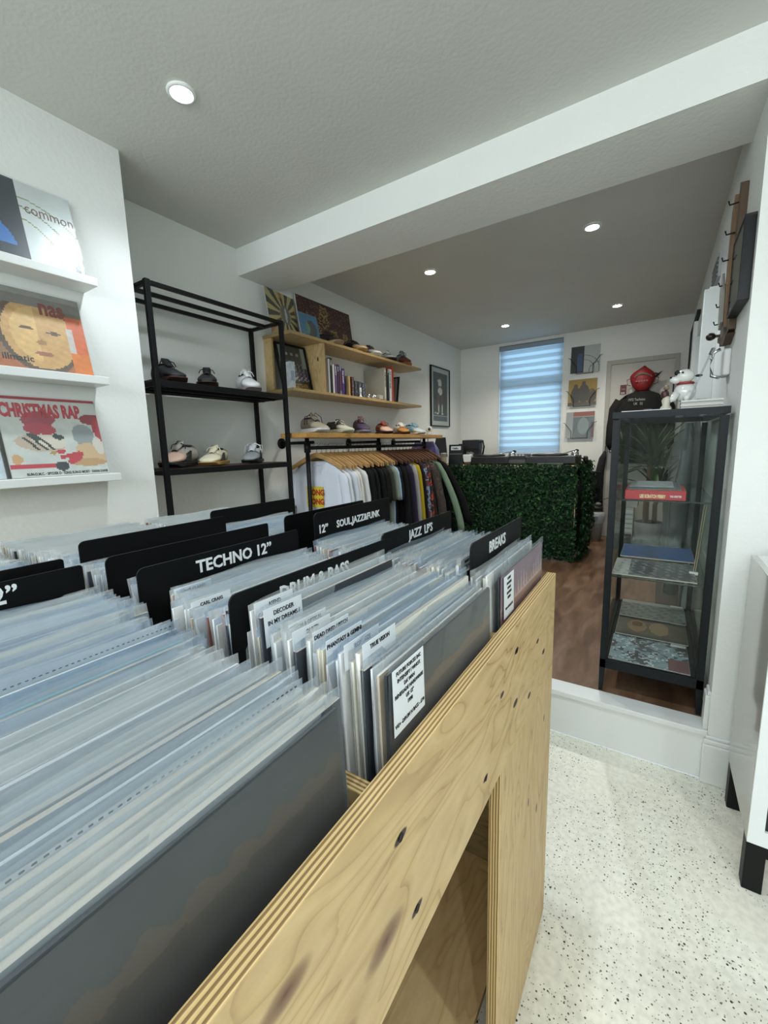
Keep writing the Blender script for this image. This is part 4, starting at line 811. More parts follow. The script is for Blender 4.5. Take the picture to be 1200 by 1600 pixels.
art('front_print', (-.12, -.046, .01), (1, 0, 0), (0, 0, 1), .24, .13, ir, t, 26); MB().tube([(-.04, 0, .2), (-.04, 0, .26), (.04, 0, .26), (.04, 0, .2)], .005).build('strap', mat('iris_strap', '#7f79a8', .5), t)
# framed sports poster on the left wall
def a_player(U, V):
    o = lay(flat(U, '#2e3236')*(.8+.3*nz(U, V, 2, 71)[..., None]), (V < .10, '#3f4b5c'), ((V > .10) & (V < .115), '#aaaabb'))
    e = lambda cx, cy, a, b_: ((U-cx)/a)**2+((V-cy)/b_)**2 < 1
    return lay(o, (e(.50, .88, .06, .03), '#6a4f40'), (e(.47, .78, .12, .09), '#c2bfbb'), (e(.36, .83, .07, .03), '#bdb9b5'), (e(.48, .70, .13, .035), '#8d4a44'), (e(.48, .62, .16, .075), '#c6c2bc'), (e(.38, .50, .07, .09), '#4c2f2a'), (e(.60, .47, .07, .09), '#5c3530'), (e(.36, .36, .05, .06), '#8a2f35'), (e(.38, .26, .045, .09), '#b9b7b7'), (e(.62, .26, .045, .10), '#b9b7b7'), (e(.30, .16, .07, .02), '#c7c7c7'), (e(.64, .155, .07, .02), '#c7c7c7'), (e(.14, .17, .05, .02), '#a5a5a5'))
framed('black framed sports poster of a standing player on the left wall beyond the shelves', (XL+.001, 4.32, 1.475), (0, 1, 0), (0, 0, 1), .50, .665, a_player, fw=.012, matw=.050, n=60, depth=.02)

# ================================================================ DJ COUNTER
CX0, CX1, CY0, CY1, CZ = -2.14, -.575, 3.93, 4.50, 1.055
dj = thing('dj_counter', 'dj counter wrapped in artificial ivy hedge with a pale wooden top', 'counter')
MB().box(CX0, CX1, CY0, CY1, CZ-.022, CZ, mat('pale_worktop', '#b8a57c', .5)).build('worktop', None, dj, bevel=.002)
for x in (CX0+.02, CX1-.045):
    for y in (CY0+.01, CY1-.05): MB().box(x, x+.035, y, y+.035, .2005, CZ-.022).build('leg', M_black, dj)
MB().box(CX0+.03, CX1-.05, CY0+.012, CY0+.02, .23, CZ-.025).build('front_panel', mat('hedge_backing', '#0d130d', .9), dj); MB().box(CX1-.028, CX1-.02, CY0+.05, CY1-.06, .23, CZ-.025).build('side_panel', MATS['hedge_backing'], dj)
MB().box(CX1-.004, CX1+.004, CY0-.035, CY0-.027, .52, .78).build('batten', mat('batten_pale', '#a8936a', .6), dj)
hr = random.Random(5)
lm = [mat('ivy_%d' % i, c, .5, spec=.3) for i, c in enumerate(('#14301a', '#1d4020', '#0e2213', '#2c5228', '#3f6a35', '#4c6f52'))]
def hedge(n, fn, name):
    b = MB()
    for i in range(n):
        p, nn = fn(); s_ = hr.uniform(.012, .024); m_ = lm[min(5, int(abs(hr.gauss(0, 1.7))))]
        nn = Vector(nn); d = Vector((hr.uniform(-1, 1), hr.uniform(-1, 1), hr.uniform(-1.2, .3))).normalized(); u = (d-nn*d.dot(nn)*.7).normalized(); v = u.cross((nn+Vector((hr.uniform(-.6, .6), hr.uniform(-.6, .6), hr.uniform(-.2, .9)))).normalized()).normalized()
        k = u.cross(v)*s_*.25; p = Vector(p)
        b.add([p-u*s_, p-u*s_*.2+v*s_*.6+k*-1, p+k*.5, p-u*s_*.2-v*s_*.6-k, p+u*s_*1.1], [(0, 1, 2), (0, 2, 3), (1, 4, 2), (3, 2, 4)], m_)
    o = b.build(name, None, dj); o['kind'] = 'stuff'; return o
def hf():
    z = hr.uniform(.215, 1.06); x = hr.uniform(CX0+.22, CX1+.01); return (x, CY0-.012-abs(hr.gauss(0, .018)), z), (0, -1, .15)
def hs():
    z = hr.uniform(.215, 1.08); y = hr.uniform(CY0-.01, CY1-.02); bul = .035*math.sin((z-.2)*3.6)
    return (CX1+.012+abs(hr.gauss(0, .022))+bul, y, z), (1, 0, .15)
hedge(9000, hf, 'ivy_front'); hedge(3600, hs, 'ivy_side')
def turntable(lab, x, y):
    t = thing('turntable', lab, 'turntable', (x, y, CZ+.001), group='pair of turntables on the counter')
    MB().box(-.215, .215, -.17, .17, .012, .075).build('plinth', mat('tt_black', '#131415', .4), t, bevel=.004)
    MB().box(-.213, .213, -.168, .168, .0755, .079).build('top_plate', mat('tt_grey', '#7b7d7b', .35, metal=.4), t)
    for sx in (-1, 1):
        for sy in (-1, 1): MB().lathe([(.022, 0), (.026, .004), (.02, .012)], (sx*.18, sy*.14, 0), 14, cap=True).build('foot', M_blackp, t)
    MB().lathe([(.001, .079), (.158, .079), (.160, .094), (.150, .097), (.148, .0985), (.001, .0985)], (-.035, 0, 0), 36).build('platter', mat('platter_dark', '#1a1a1b', .5), t, True)
    MB().lathe([(.05, .0995), (.001, .1)], (-.035, 0, 0), 24).build('record_label', M_white, t)
    a = MB(); a.lathe([(.034, .079), (.032, .105), (.02, .118), (.012, .122), (.001, .122)], (.165, .11, 0), 18); a.build('tonearm_base', M_chrome, t, True)
    MB().tube([(.17, .15, .118), (.165, .11, .122), (.155, -.02, .118), (.12, -.10, .106), (.105, -.115, .104)], .0045, 8).build('tonearm', M_chrome, t, True)
    MB().lathe([(.016, -.018), (.016, .018)], (.172, .165, .118), 14, axis='Y', cap=True).build('counterweight', M_blackp, t, True)
    MB().box(.19, .205, -.12, .02, .0795, .083).build('pitch_fader', M_blackp, t)
    MB().lathe([(.014, .079), (.012, .088), (.001, .088)], (-.19, -.14, 0), 12).build('power_knob', M_blackp, t); return t
turntable('left turntable on the counter, under the left part of the blind', -1.40, 4.17)
turntable('right turntable on the counter, nearest the hedge corner', -.815, 4.17)
t = thing('dj_mixer', 'black dj mixer with grey knobs between the two turntables', 'mixer', (-1.108, 4.16, CZ+.001))
MB().box(-.075, .075, -.15, .15, .006, .085).build('case', mat('tt_black', '#131415', .4), t, bevel=.003)
MB().box(-.076, .076, -.1515, -.150, .02, .05).build('front_strip', mat('mixer_strip', '#4a4c4e', .4), t)
for i in range(5):
    for j in range(5): MB().lathe([(.006, .085), (.005, .098), (.001, .098)], (-.056+i*.028, .12-j*.032, 0), 8).build('knob', mat('knob_grey', '#70747a', .4), t)
for i in range(4): MB().box(-.052+i*.03, -.040+i*.03, -.12, -.10, .085, .097).build('fader', M_white, t)
for i, (x, z) in enumerate(((-.06, .115), (0, .118), (.05, .112))): pass
t = thing('headphones', 'black headphones lying at the right end of the counter', 'headphones', (-.60, 4.08, CZ+.001), D(20))
MB().tube([(-.0+.075*math.cos(a), .02*math.sin(a*1), .02+.075*math.sin(a)*.6) for a in [math.pi*k/10 for k in range(11)]], .006, 8).build('headband', M_blackp, t, True)
for sg in (-1, 1): MB().lathe([(.001, -.014), (.036, -.014), (.038, 0), (.034, .014), (.001, .014)], (sg*.07, 0, .04), 18, axis='X').build('ear_cup', M_blackp, t, True)
t = thing('headphone_case', 'flat grey padded strip at the front edge of the counter top', 'case', (-.80, 3.955, CZ+.001)); MB().box(-.11, .11, -.02, .02, 0, .018).build('body', mat('pad_grey', '#4b4f52', .7), t, bevel=.006); MB().box(-.05, .03, -.0205, -.02, .004, .013).build('slot', M_blackp, t)
for i, (x, l) in enumerate(((-1.55, .11), (-1.42, .06), (-1.30, .08), (-1.02, .06), (-.94, .045))):
    t = thing('paper_slip', 'pale paper slip on the counter edge, %s from the left' % nth(i+1), 'paper', (x, 3.965, CZ+.0006), D(5*i-8), 'paper slips on the counter'); MB().box(-l/2, l/2, -.02, .02, 0, .0012).build('sheet', mat('paper_cream', '#cfc5a3', .7), t); MB().box(-l/3, l/3, -.005, .002, .0012, .0014).build('print_line', mat('print_grey', '#8a8a80', .7), t)
t = thing('counter_sign', 'black placard on the counter with a white Hello panel', 'sign', (-1.725, 3.99, CZ+.001), D(8))
MB().obox((0, .02, .0), (0, .045, .205), .006, .150, M_blackp).build('board', None, t); 
q = MB().add([(-.052, .0330, .150), (.050, .0330, .150), (.050, .0378, .189), (-.052, .0378, .189)], [(0, 1, 2, 3)]); q2 = q.build('white_panel', M_card, t); letters('Hello.', (-.036, .0335-.001, .159), (1, 0, 0), (0, .12, 1), .026, t, M_btext, .04, 1)
MB().add([(-.065, .0275, .110), (.062, .0275, .110), (.062, .0280, .114), (-.065, .0280, .114)], [(0, 1, 2, 3)]).build('stripe', mat('sign_stripe', '#8f8588', .5), t)
t = thing('coffee_cup', 'white paper cup on the counter left of the black placard', 'cup', (-1.862, 4.02, CZ+.001)); MB().lathe([(.001, 0), (.026, 0), (.032, .115), (.034, .115), (.034, .122), (.001, .124)], n=20).build('cup', mat('cup_cream', '#c3c2b2', .5), t, True); MB().lathe([(.0275, .03), (.031, .085)], n=20).build('sleeve_band', mat('cup_band', '#a9a893', .6), t)
t = thing('label_printer', 'small white printer between the placard and the black bag', 'printer', (-1.60, 4.02, CZ+.001), D(10)); b = MB(); b.loft([[(-.042*k_, -.045*k_, z), (.042*k_, -.045*k_, z), (.042*k_, .045*k_, z), (-.042*k_, .045*k_, z)] for z, k_ in ((.03, .82), (.085, 1.0), (.105, 1.0))]); b.build('body', M_white, t, bevel=.006); MB().box(-.025, .02, -.03, .015, .1052, .1062).build('screen', M_blackp, t); MB().box(-.03, .03, -.03, .03, 0, .03).build('stand', mat('stand_brown', '#4a2c20', .6), t)
t = thing('shoulder_bag', 'black boxy bag lettered Hello with a flap and strap, standing on the counter', 'bag', (-1.65, 4.27, CZ+.001), D(4))
MB().box(-.085, .085, -.07, .07, 0, .225).build('body', mat('bag_black', '#0e0f11', .7, bump=.1, bscale=150), t, bevel=.012)
MB().box(-.09, .09, -.077, .075, .150, .250).build('flap', mat('bag_flap', '#121315', .6), t, bevel=.010); letters('Hello.', (-.04, -.0715, .105), (1, 0, 0), (0, 0, 1), .034, t, mat('grey_lettering', '#9a9da0', .6), .04, 1); MB().tube([(.09, -.03, .22), (.12, -.03, .24), (.13, -.02, .18), (.105, 0, .06)], .009, 8).build('strap', MATS['bag_black'], t, True); MB().tube([(-.09, 0, .205), (-.15, 0, .206)], .006).build('buckle_strap', MATS['bag_black'], t)
t = thing('monitor', 'dark grey tilted screen back behind the placard, beyond the clothes rack', 'monitor', (-1.98, 4.14, CZ+.001), D(-12))
MB().add([(-.075, 0, .13), (.11, 0, .08), (.065, .03, .285), (-.06, .03, .285), (-.075, .012, .13), (.11, .012, .08), (.065, .042, .285), (-.06, .042, .285)], [(0, 1, 2, 3), (7, 6, 5, 4), (0, 4, 5, 1), (1, 5, 6, 2), (2, 6, 7, 3), (3, 7, 4, 0)]).build('panel', mat('monitor_dark', '#2c2e32', .5), t, bevel=.003)
MB().obox((0, .03, .0), (0, .03, .16), .05, .015, mat('monitor_stand', '#6d6c68', .5)).build('stand', None, t); MB().box(-.07, .07, -.03, .08, 0, .008).build('foot', MATS['monitor_stand'], t, bevel=.002)

# ================================================================ REAR WALL
bl = thing('roller_blind', 'light blue striped day-and-night roller blind glowing over the rear window', 'window blind', ((wx0+wx1)/2, YB+.022, wz0))
def fabric(name, col, tr, tl):
    m = bpy.data.materials.new(name); m.use_nodes = True; nt = m.node_tree; N = nt.nodes; b = N['Principled BSDF']; b.inputs['Base Color'].default_value = (*lin(col), 1); b.inputs['Roughness'].default_value = .9
    t_ = N.new('ShaderNodeBsdfTranslucent'); t_.inputs[0].default_value = (*lin(col), 1); m1 = N.new('ShaderNodeMixShader'); m1.inputs[0].default_value = tl
    nt.links.new(b.outputs[0], m1.inputs[1]); nt.links.new(t_.outputs[0], m1.inputs[2]); tp = N.new('ShaderNodeBsdfTransparent'); m2 = N.new('ShaderNodeMixShader'); m2.inputs[0].default_value = tr
    nt.links.new(m1.outputs[0], m2.inputs[1]); nt.links.new(tp.outputs[0], m2.inputs[2]); nt.links.new(m2.outputs[0], N['Material Output'].inputs[0]); return m
FA, FB = fabric('blind_dense', '#c3d0d8', 0, .55), fabric('blind_sheer', '#cddbe4', .02, .66)
hwid = (wx1-wx0)/2-.006; z = .0; k = 0
HB = wz1-wz0
while z < HB-.06:
    MB().box(-hwid, hwid, -.0008+(.0016 if k % 2 else 0), .0008+(.0016 if k % 2 else 0), z, min(z+.0405, HB-.02)).build('fabric_band', FA if k % 2 else FB, bl); z += .040; k += 1
MB().box(-hwid, hwid, -.018, .012, HB-.055, HB-.004).build('headrail', mat('headrail_grey', '#8d9aa5', .5), bl, bevel=.004)
MB().box(-hwid, hwid, -.006, .006, -.012, 0).build('bottom_bar', M_white, bl)
MB().tube([(hwid-.02, -.012, .0+HB-.03), (hwid-.02, -.014, .1)], .0015, 5).build('cord', M_white, bl)
def a_gold(U, V):
    e = lambda cx, cy, a, b_: ((U-cx)/a)**2+((V-cy)/b_)**2 < 1
    return lay(flat(U, '#a5832f')*(.9+.15*nz(U, V, 3, 81)[..., None]), (e(.26, .38, .17, .34), '#3a342e'), (e(.26, .73, .075, .10), '#4a3c30'), (e(.55, .45, .2, .36), '#423a30'), (e(.54, .83, .07, .09), '#4d4034'), (e(.82, .35, .17, .27), '#4a4034'), (e(.80, .55, .06, .07), '#6b5436'), ((V < .12), '#4d4536'))
def a_grey(U, V): return lay(flat(U, '#5c6a6c')*(.8+.35*nz(U, V, 3, 91)[..., None]), (U < .26, '#969b9b'), ((V > .83) & (U > .26), '#8f4a3c'), ((V > .80) & (V < .84) & (U > .26), '#b5a08a'), (((U-.62)/.2)**2+((V-.45)/.33)**2 < 1, '#7e8a8c'), ((U > .9) & (V < .6), '#5d3a42'))
def a_com2(U, V): return lay(flat(U, '#b9bdb9'), (U < .46, '#16191d'), ((U > .22) & (U < .42) & (V > .05) & (V < .75-.9*np.abs(U-.33)), '#2c4a72'), ((np.abs(np.hypot(U-.45, V-.1)-.55) < .012) & (U > .46), '#6c6f66'), ((np.abs(np.hypot(U-.45, V-.1)-.38) < .012) & (U > .46), '#70736a'), ((np.abs(np.hypot(U-.95, V-.05)-.3) < .012), '#54574f'))
for i, (lab, x0, z0, fn, th) in enumerate((('white and dark blue album in the topmost wire holder on the rear wall', -.868, 1.998, a_com2, 0), ('golden group-portrait album in the middle wire holder on the rear wall', -.882, 1.650, a_gold, 0), ('grey-green album in the lowest wire holder on the rear wall', -.893, 1.300, a_grey, 0))):
    album(lab, (x0, YB-.030, z0), (1, 0, 0), (0, .09, 1), .287, .285, fn, 48, group='albums on the rear wall', film=True)
    h = thing('wire_holder', ['topmost', 'middle', 'lowest'][i]+' black wire album holder on the rear wall', 'wall holder', (x0, YB, z0), group='wire album holders on the rear wall')
    for k, xs in enumerate((.06, .225)):
        sg = -1 if k == 0 else 1
        MB().tube([(xs-sg*-.0, -.002, -.006), (xs, -.040, -.008), (xs, -.042, .07), (xs+sg*.065, -.044, .16), (xs+sg*.085, -.018, .17)], .0028, 6).build('wire_arm', M_black, h, True)
    MB().tube([(.06, -.003, -.006), (.225, -.003, -.006)], .0028, 6).build('wire_base', M_black, h)
# hoodie and mask hanging on the door
hd = thing('hoodie', 'black hoodie lettered Technics UK DJ hanging on the grey door', 'hoodie', (-.175, 5.10, 1.70))
b = MB(); rings = []
for z, hw, th in ((.045, .05, .03), (.035, .09, .045), (.015, .14, .055), (-.03, .195, .065), (-.10, .225, .07), (-.25, .225, .07), (-.45, .22, .065), (-.68, .215, .06)):
    rings.append([(hw*math.cos(2*math.pi*j/28), th*math.sin(2*math.pi*j/28)+.006*math.sin(j*1.1+z*9), z) for j in range(28)])
b.loft(rings); mh = mat('hoodie_black', '#0b0c0d', .9, bump=.15, bscale=60); b.build('body', mh, hd, True)
for sg in (-1, 1):
    s_ = MB().tube([(sg*.185, 0, -.04), (sg*.235, 0, -.12), (sg*.255, -.01, -.30), (sg*.262, -.015, -.48), (sg*.262, -.015, -.55)], [.055, .052, .046, .040, .028], 12); s_.build('sleeve', mh, hd, True)
MB().tube([(-.06, .0, .035), (-.03, -.04, .02), (.03, -.04, .02), (.06, 0, .035), (0, .035, .055), (-.06, 0, .035)], .018, 8).build('hood', mh, hd, True)
letters('1972 Technics', (-.115, -.074, -.052), (1, 0, 0), (0, 0, 1), .036, hd, mat('grey_lettering', '#9a9da0', .6), .01, .72); letters('UK   DJ', (-.062, -.075, -.092), (1, 0, 0), (0, 0, 1), .034, hd, MATS['grey_lettering'], .01, .72)
MB().tube([(0, .03, .05), (0, .035, .10), (0, .07, .11)], .003).build('hanger_hook', M_chrome, hd)
mk = thing('red_mask', 'red papery mask with a pointed top and a dark horn, above the hoodie', 'mask', (-.175, 5.09, 1.755)); mr = mat('mask_red', '#7a0f16', .5, bump=.2, bscale=30)
b = MB(); rings = []
for z, hw, th, cx in ((-.02, .03, .02, .0), (.0, .055, .04, .0), (.04, .085, .055, 0), (.09, .105, .06, .0), (.14, .110, .055, .0), (.175, .085, .045, .0), (.21, .035, .025, .005), (.235, .006, .006, .01)):
    rings.append([(cx+hw*math.cos(2*math.pi*j/20), th*math.sin(2*math.pi*j/20), z) for j in range(20)])
b.loft(rings); b.build('face', mr, mk, True)
MB().loft([[(.09, -.02, .10), (.09, .02, .10), (.10, .02, .16), (.10, -.02, .16)], [(.13, -.012, .125), (.13, .012, .125), (.13, .012, .15), (.13, -.012, .15)], [(.165, -.002, .168), (.165, .002, .168), (.17, .002, .172), (.17, -.002, .172)]]).build('horn', mat('horn_dark', '#1e1214', .5), mk, True)
MB().loft([[(x, -.062+.5*x*x*4, z-.008), (x, -.062+.5*x*x*4, z+.008), (x, -.050, z+.008), (x, -.050, z-.008)] for x, z in ((-.07, .125), (-.035, .15), (0, .155), (.04, .145), (.08, .12))]).build('brow', mat('mask_brow', '#5d4a45', .5), mk)
for i in range(5): MB().box(-.055+i*.022, -.040+i*.022, -.064, -.058, .075, .090).build('tooth', mat('mask_pink', '#8a4a4c', .5), mk)
for sg in (-1, 1): MB().tube([(sg*.105, 0, .12), (sg*.135, 0, .11), (sg*.13, 0, .06), (sg*.10, 0, .05)], .004, 6).build('ear_loop', mat('mask_loop', '#6a2328', .5), mk, True)
t = thing('red_tag', 'small dark red card tag hanging left of the red mask', 'tag', (-.335, 5.03, 1.72)); MB().box(-.028, .028, -.004, .004, 0, .095).build('card', mat('tag_red', '#3d0d10', .5), t); MB().box(-.018, .016, -.0046, -.004, .045, .058).build('print_line', mat('tag_print', '#7a4a48', .5), t); MB().box(-.020, .014, -.0046, -.004, .008, .020).build('print_line', MATS['grey_lettering'], t)
# ================================================================ GLASS CABINET
GX0, GX1, GY0, GY1, GZ0, GZ1 = -.155, .200, 1.888, 2.70, .2005, 1.367
gc = thing('glass_cabinet', 'narrow black metal glass display cabinet standing on the step', 'display cabinet')
P = .022
for x in (GX0, GX1-P):
    for y in (GY0, GY1-P):
        b = MB(); cx, cyy = x+P/2, y+P/2; sx = -1 if x == GX0 else 1
        b.loft([[(cx-w_/2+o, cyy-w_/2, z), (cx+w_/2+o, cyy-w_/2, z), (cx+w_/2+o, cyy+w_/2, z), (cx-w_/2+o, cyy+w_/2, z)] for z, w_, o in ((GZ0, .014, sx*.003), (.30, P, 0), (GZ1-.03, P, 0))]); b.build('corner_post', M_darkblue, gc)
MB().box(GX0-.002, GX1+.002, GY0-.002, GY1+.002, GZ1-.028, GZ1-.0235).build('top_frame_lip', M_darkblue, gc)
tp = MB(); tp.box(GX0-.002, GX1+.002, GY0-.002, GY0+P, GZ1-.0235, GZ1); tp.box(GX0-.002, GX1+.002, GY1-P, GY1+.002, GZ1-.0235, GZ1); tp.box(GX0-.002, GX0+P, GY0+P, GY1-P, GZ1-.0235, GZ1); tp.box(GX1-P, GX1+.002, GY0+P, GY1-P, GZ1-.0235, GZ1); tp.build('top_frame', M_darkblue, gc)
bpy.data.objects.remove([o for o in gc.children if o.name.startswith('top_frame_lip')][0])
MB().box(GX0+P, GX1-P, GY0+P, GY1-P, GZ1-.006, GZ1-.001).build('top_glass', M_glass, gc)
for nm, bxs in (('bottom_frame', ((GX0, GX1, GY0, GY0+.018), (GX0, GX1, GY1-.018, GY1), (GX0, GX0+.018, GY0+.018, GY1-.018), (GX1-.018, GX1, GY0+.018, GY1-.018))),):
    b = MB()
    for q in bxs: b.box(*q, .306, .345)
    b.build(nm, M_darkblue, gc, bevel=.001)
MB().box(GX0+.018, GX1-.018, GY0+.018, GY1-.018, .330, .338).build('floor_plate', M_darkblue, gc)
for nm, q in (('front_pane', (GX0+.02, GX1-.02, GY0+.008, GY0+.011, .345, GZ1-.024)), ('back_pane', (GX0+.02, GX1-.02, GY1-.011, GY1-.008, .345, GZ1-.024)), ('side_pane', (GX0+.008, GX0+.011, GY0+.02, GY1-.02, .345, GZ1-.024)), ('side_pane', (GX1-.011, GX1-.008, GY0+.02, GY1-.02, .345, GZ1-.024))): MB().box(*q).build(nm, M_glass, gc)
fl = MB(); 
for x in (GX0+.02, GX1-.026): fl.box(x, x+.006, GY0+.002, GY0+.014, .345, GZ1-.024)
fl.build('pane_trim', M_black, gc)
MS = make_glass('shelf_glass', (.86, .93, .91), .03)
for z in (1.022, .706): MB().box(GX0+.013, GX1-.013, GY0+.014, GY1-.014, z, z+.006).build('glass_shelf', MS, gc); MB().box(GX0+.013, GX1-.013, GY0+.0125, GY0+.014, z, z+.006).build('shelf_edge', mat('glass_edge_green', '#1f2f2c', .2), gc)
t = thing('red_box_set', 'flat red box with white lettering on its spine, on the top cabinet shelf', 'box', (-.100, 1.910, 1.0285))
MB().box(0, .198, 0, .25, 0, .036).build('box', mat('box_red', '#a3262f', .45), t, bevel=.001); letters('LEE SCRATCH PERRY', (.050, -.0006, .008), (1, 0, 0), (0, 0, 1), .018, t, mat('pale_gold_lettering', '#d9c99a', .5), .04, .50); letters('THE UPSETTER', (.148, -.0006, .012), (1, 0, 0), (0, 0, 1), .010, t, M_wtext, .02, .55)
for i, (c, z, th, x0, x1, y0) in enumerate((('#5b5f55', .0365, .004, -.092, .085, 1.93), ('#3f4244', .0410, .004, -.09, .080, 1.95), ('#8a8f90', .0455, .003, -.088, .06, 1.96))):
    t = thing('magazine', 'magazine lying on the red box, %s' % ['lowest', 'middle', 'topmost'][i]+' of three', 'magazine', (x0, y0, 1.0285+z), 0, 'magazines on the red box'); MB().box(0, x1-x0, 0, .25, 0, th).build('cover', mat('mag_'+c, c, .3, var=.3, vscale=20), t)
def a_silk(U, V): return lay(flat(U, '#8fa0a8')*(.8+.3*nz(U, V, 3, 111)[..., None]), (nz(U, V, 2.5, 112) > .52, '#55565a'), ((np.abs(nz(U, V, 2, 113)-.5) < .02), '#c4ccd0'), ((U > .75) & (V < .4), '#7a5a5c'))
def a_gold2(U, V): return lay(flat(U, '#6e675a')*(.8+.3*nz(U, V, 4, 121)[..., None]), (((U-.3)/.14)**2+((V-.5)/.3)**2 < 1, '#94795a'), (((U-.62)/.14)**2+((V-.5)/.3)**2 < 1, '#9a8468'), (((U-.3)/.08)**2+((V-.6)/.12)**2 < 1, '#6b4a3c'), ((V < .1), '#55524c'))
def a_pic(U, V): return lay(flat(U, '#7d807c')*(.75+.4*nz(U, V, 5, 131)[..., None]), ((nz(U, V, 4, 132) > .55), '#5a5a58'), ((V > .8), '#9a9c98'))
def a_navy(U, V): return flat(U, '#1d4a80')*(.7+.5*nz(U, V, 3, 141)[..., None])
def a_bw(U, V): return lay(flat(U, '#55585a')*(.8+.4*nz(U, V, 4, 151)[..., None]), (U < .2, '#a8aca6'), (((U-.36)/.16)**2+((V-.5)/.4)**2 < 1, '#2c3540'), ((nz(U, V, 5, 152) > .58), '#85888a'))
GA = 'albums lying in the glass cabinet'
for lab, x0, y0, z, up, fn in (('grey-blue patterned album lying on the cabinet floor, nearest the front glass', -.125, 1.915, .3395, (0, 1, .0), a_silk), ('album with two golden portraits lying behind it on the cabinet floor', -.120, 2.175, .3500, (0, 1, -.012), a_gold2), ('grey photo-print album lying furthest back on the cabinet floor', -.118, 2.400, .3600, (0, 1, -.02), a_pic),
      ('black and white album on the middle cabinet shelf, front', -.13, 1.915, .7135, (0, 1, 0), a_bw), ('deep blue sleeve on the middle cabinet shelf, behind the black and white album', -.12, 2.215, .7185, (0, 1, 0), a_navy)):
    al = album(lab, (x0, y0, z+.005), (1, 0, 0), up, .285, .27, fn, 40, group=GA, film=False)
    if fn in (a_silk, a_gold2, a_pic): MB().box(.225, .280, .235, .262, .0035, .0042).build('price_label', M_card, al)
t = thing('reflection_streaks', 'two pale thin sticks with a white tip, a pane reflection modelled solid at the cabinet right', 'streaks', (.150, 2.05, .713));  # pale reflection in the cabinet glass, built as solid streaks
for k in range(2): MB().tube([(k*.006, 0, .012), (.018+k*.008, .02+k*.01, .285)], .0018, 6).build('streak', mat('streak_pale', '#a99a80', .5), t)
MB().box(-.014, .016, -.008, .008, 0, .012).build('tip', M_white, t, bevel=.003)
# on top of the cabinet
t = thing('record_stack', 'low stack of white square sleeves on top of the glass cabinet', 'record stack', (.065, 1.99, GZ1+.0008))
for k in range(6): MB().box(-.005+.001*(k % 2), .118+.001*(k % 3), -.05+.0015*(k % 2), .06, k*.0052, k*.0052+.0045).build('sleeve', mat('stack_%d' % (k % 3), ['#c9c7c2', '#a7a19b', '#d5d4d0'][k % 3], .6), t)
fg = thing('ceramic_dog', 'glazed white ceramic animal figurine with black ears and red collar, on the sleeves', 'figurine', (.060, 2.02, GZ1+.034)); mg = mat('glaze_white', '#d3d4d0', .15, coat=.5)
MB().sphere((.012, 0, .035), (.036, .03, .038), n=18, k=10).build('body', mg, fg, True)
MB().sphere((.008, -.006, .092), (.031, .030, .027), n=18, k=10).build('head', mg, fg, True)
MB().sphere((-.020, -.016, .080), (.020, .019, .014), n=14, k=8).build('muzzle', mg, fg, True)
MB().sphere((-.018, -.020, .106), (.008, .008, .010), n=10, k=6).build('ear', M_blackp, fg, True); MB().sphere((.052, .004, .092), (.012, .006, .005), n=10, k=6).build('ear', M_blackp, fg, True)
MB().sphere((-.036, -.024, .090), (.004, .004, .004), n=8, k=6).build('nose', M_blackp, fg, True)
for x in (-.012, .0): MB().sphere((x, -.036, .104), .0035, n=8, k=6).build('eye', M_blackp, fg, True)
MB().lathe([(.026, .062), (.030, .066), (.026, .071)], (.012, -.002, 0), 18).build('collar', mat('collar_red', '#8a2a26', .4), fg, True)
for x, y in ((-.014, -.022), (.030, -.020)): MB().tube([(x, y, .03), (x-.012, y-.010, .008), (x-.020, y-.012, .006)], [.013, .012, .010], 10).build('paw', mg, fg, True)
t = thing('small_figurine', 'small dark red and white figurine beside the ceramic dog on the cabinet', 'figurine', (.015, 2.00, GZ1+.0006)); MB().lathe([(.001, 0), (.020, 0), (.019, .012), (.012, .022), (.016, .04), (.009, .055), (.001, .056)], n=14).build('base', mat('fig_cream', '#bdb8a6', .3), t, True); MB().sphere((-.006, 0, .062), (.014, .012, .018), n=12, k=8).build('body', mat('fig_maroon', '#3a1715', .4), t, True); MB().sphere((-.002, -.002, .088), .010, n=12, k=8).build('head', mat('fig_tan', '#7a6a5a', .4), t, True)
t = thing('acrylic_stand', 'slanted clear acrylic rod with a metal clip rising behind the ceramic dog', 'display stand', (.085, 1.975, GZ1+.033)); MB().obox((0, 0, 0), (.058, .02, .175), .010, .004, make_glass('acrylic', (.9, .93, .95), .15)).build('rod', None, t); MB().obox((.054, .018, .160), (.062, .022, .182), .012, .008, M_chrome).build('clip', None, t)
t = thing('cabinet_papers', 'white papers lying on the front left of the cabinet top', 'paper', (-.02, 1.955, GZ1+.0006)); MB().box(-.11, .05, -.03, .10, 0, .004).build('sheets', M_card, t); MB().box(-.035, -.010, -.028, -.018, .004, .008).build('clip', mat('fig_maroon', '#3a1715', .4), t)
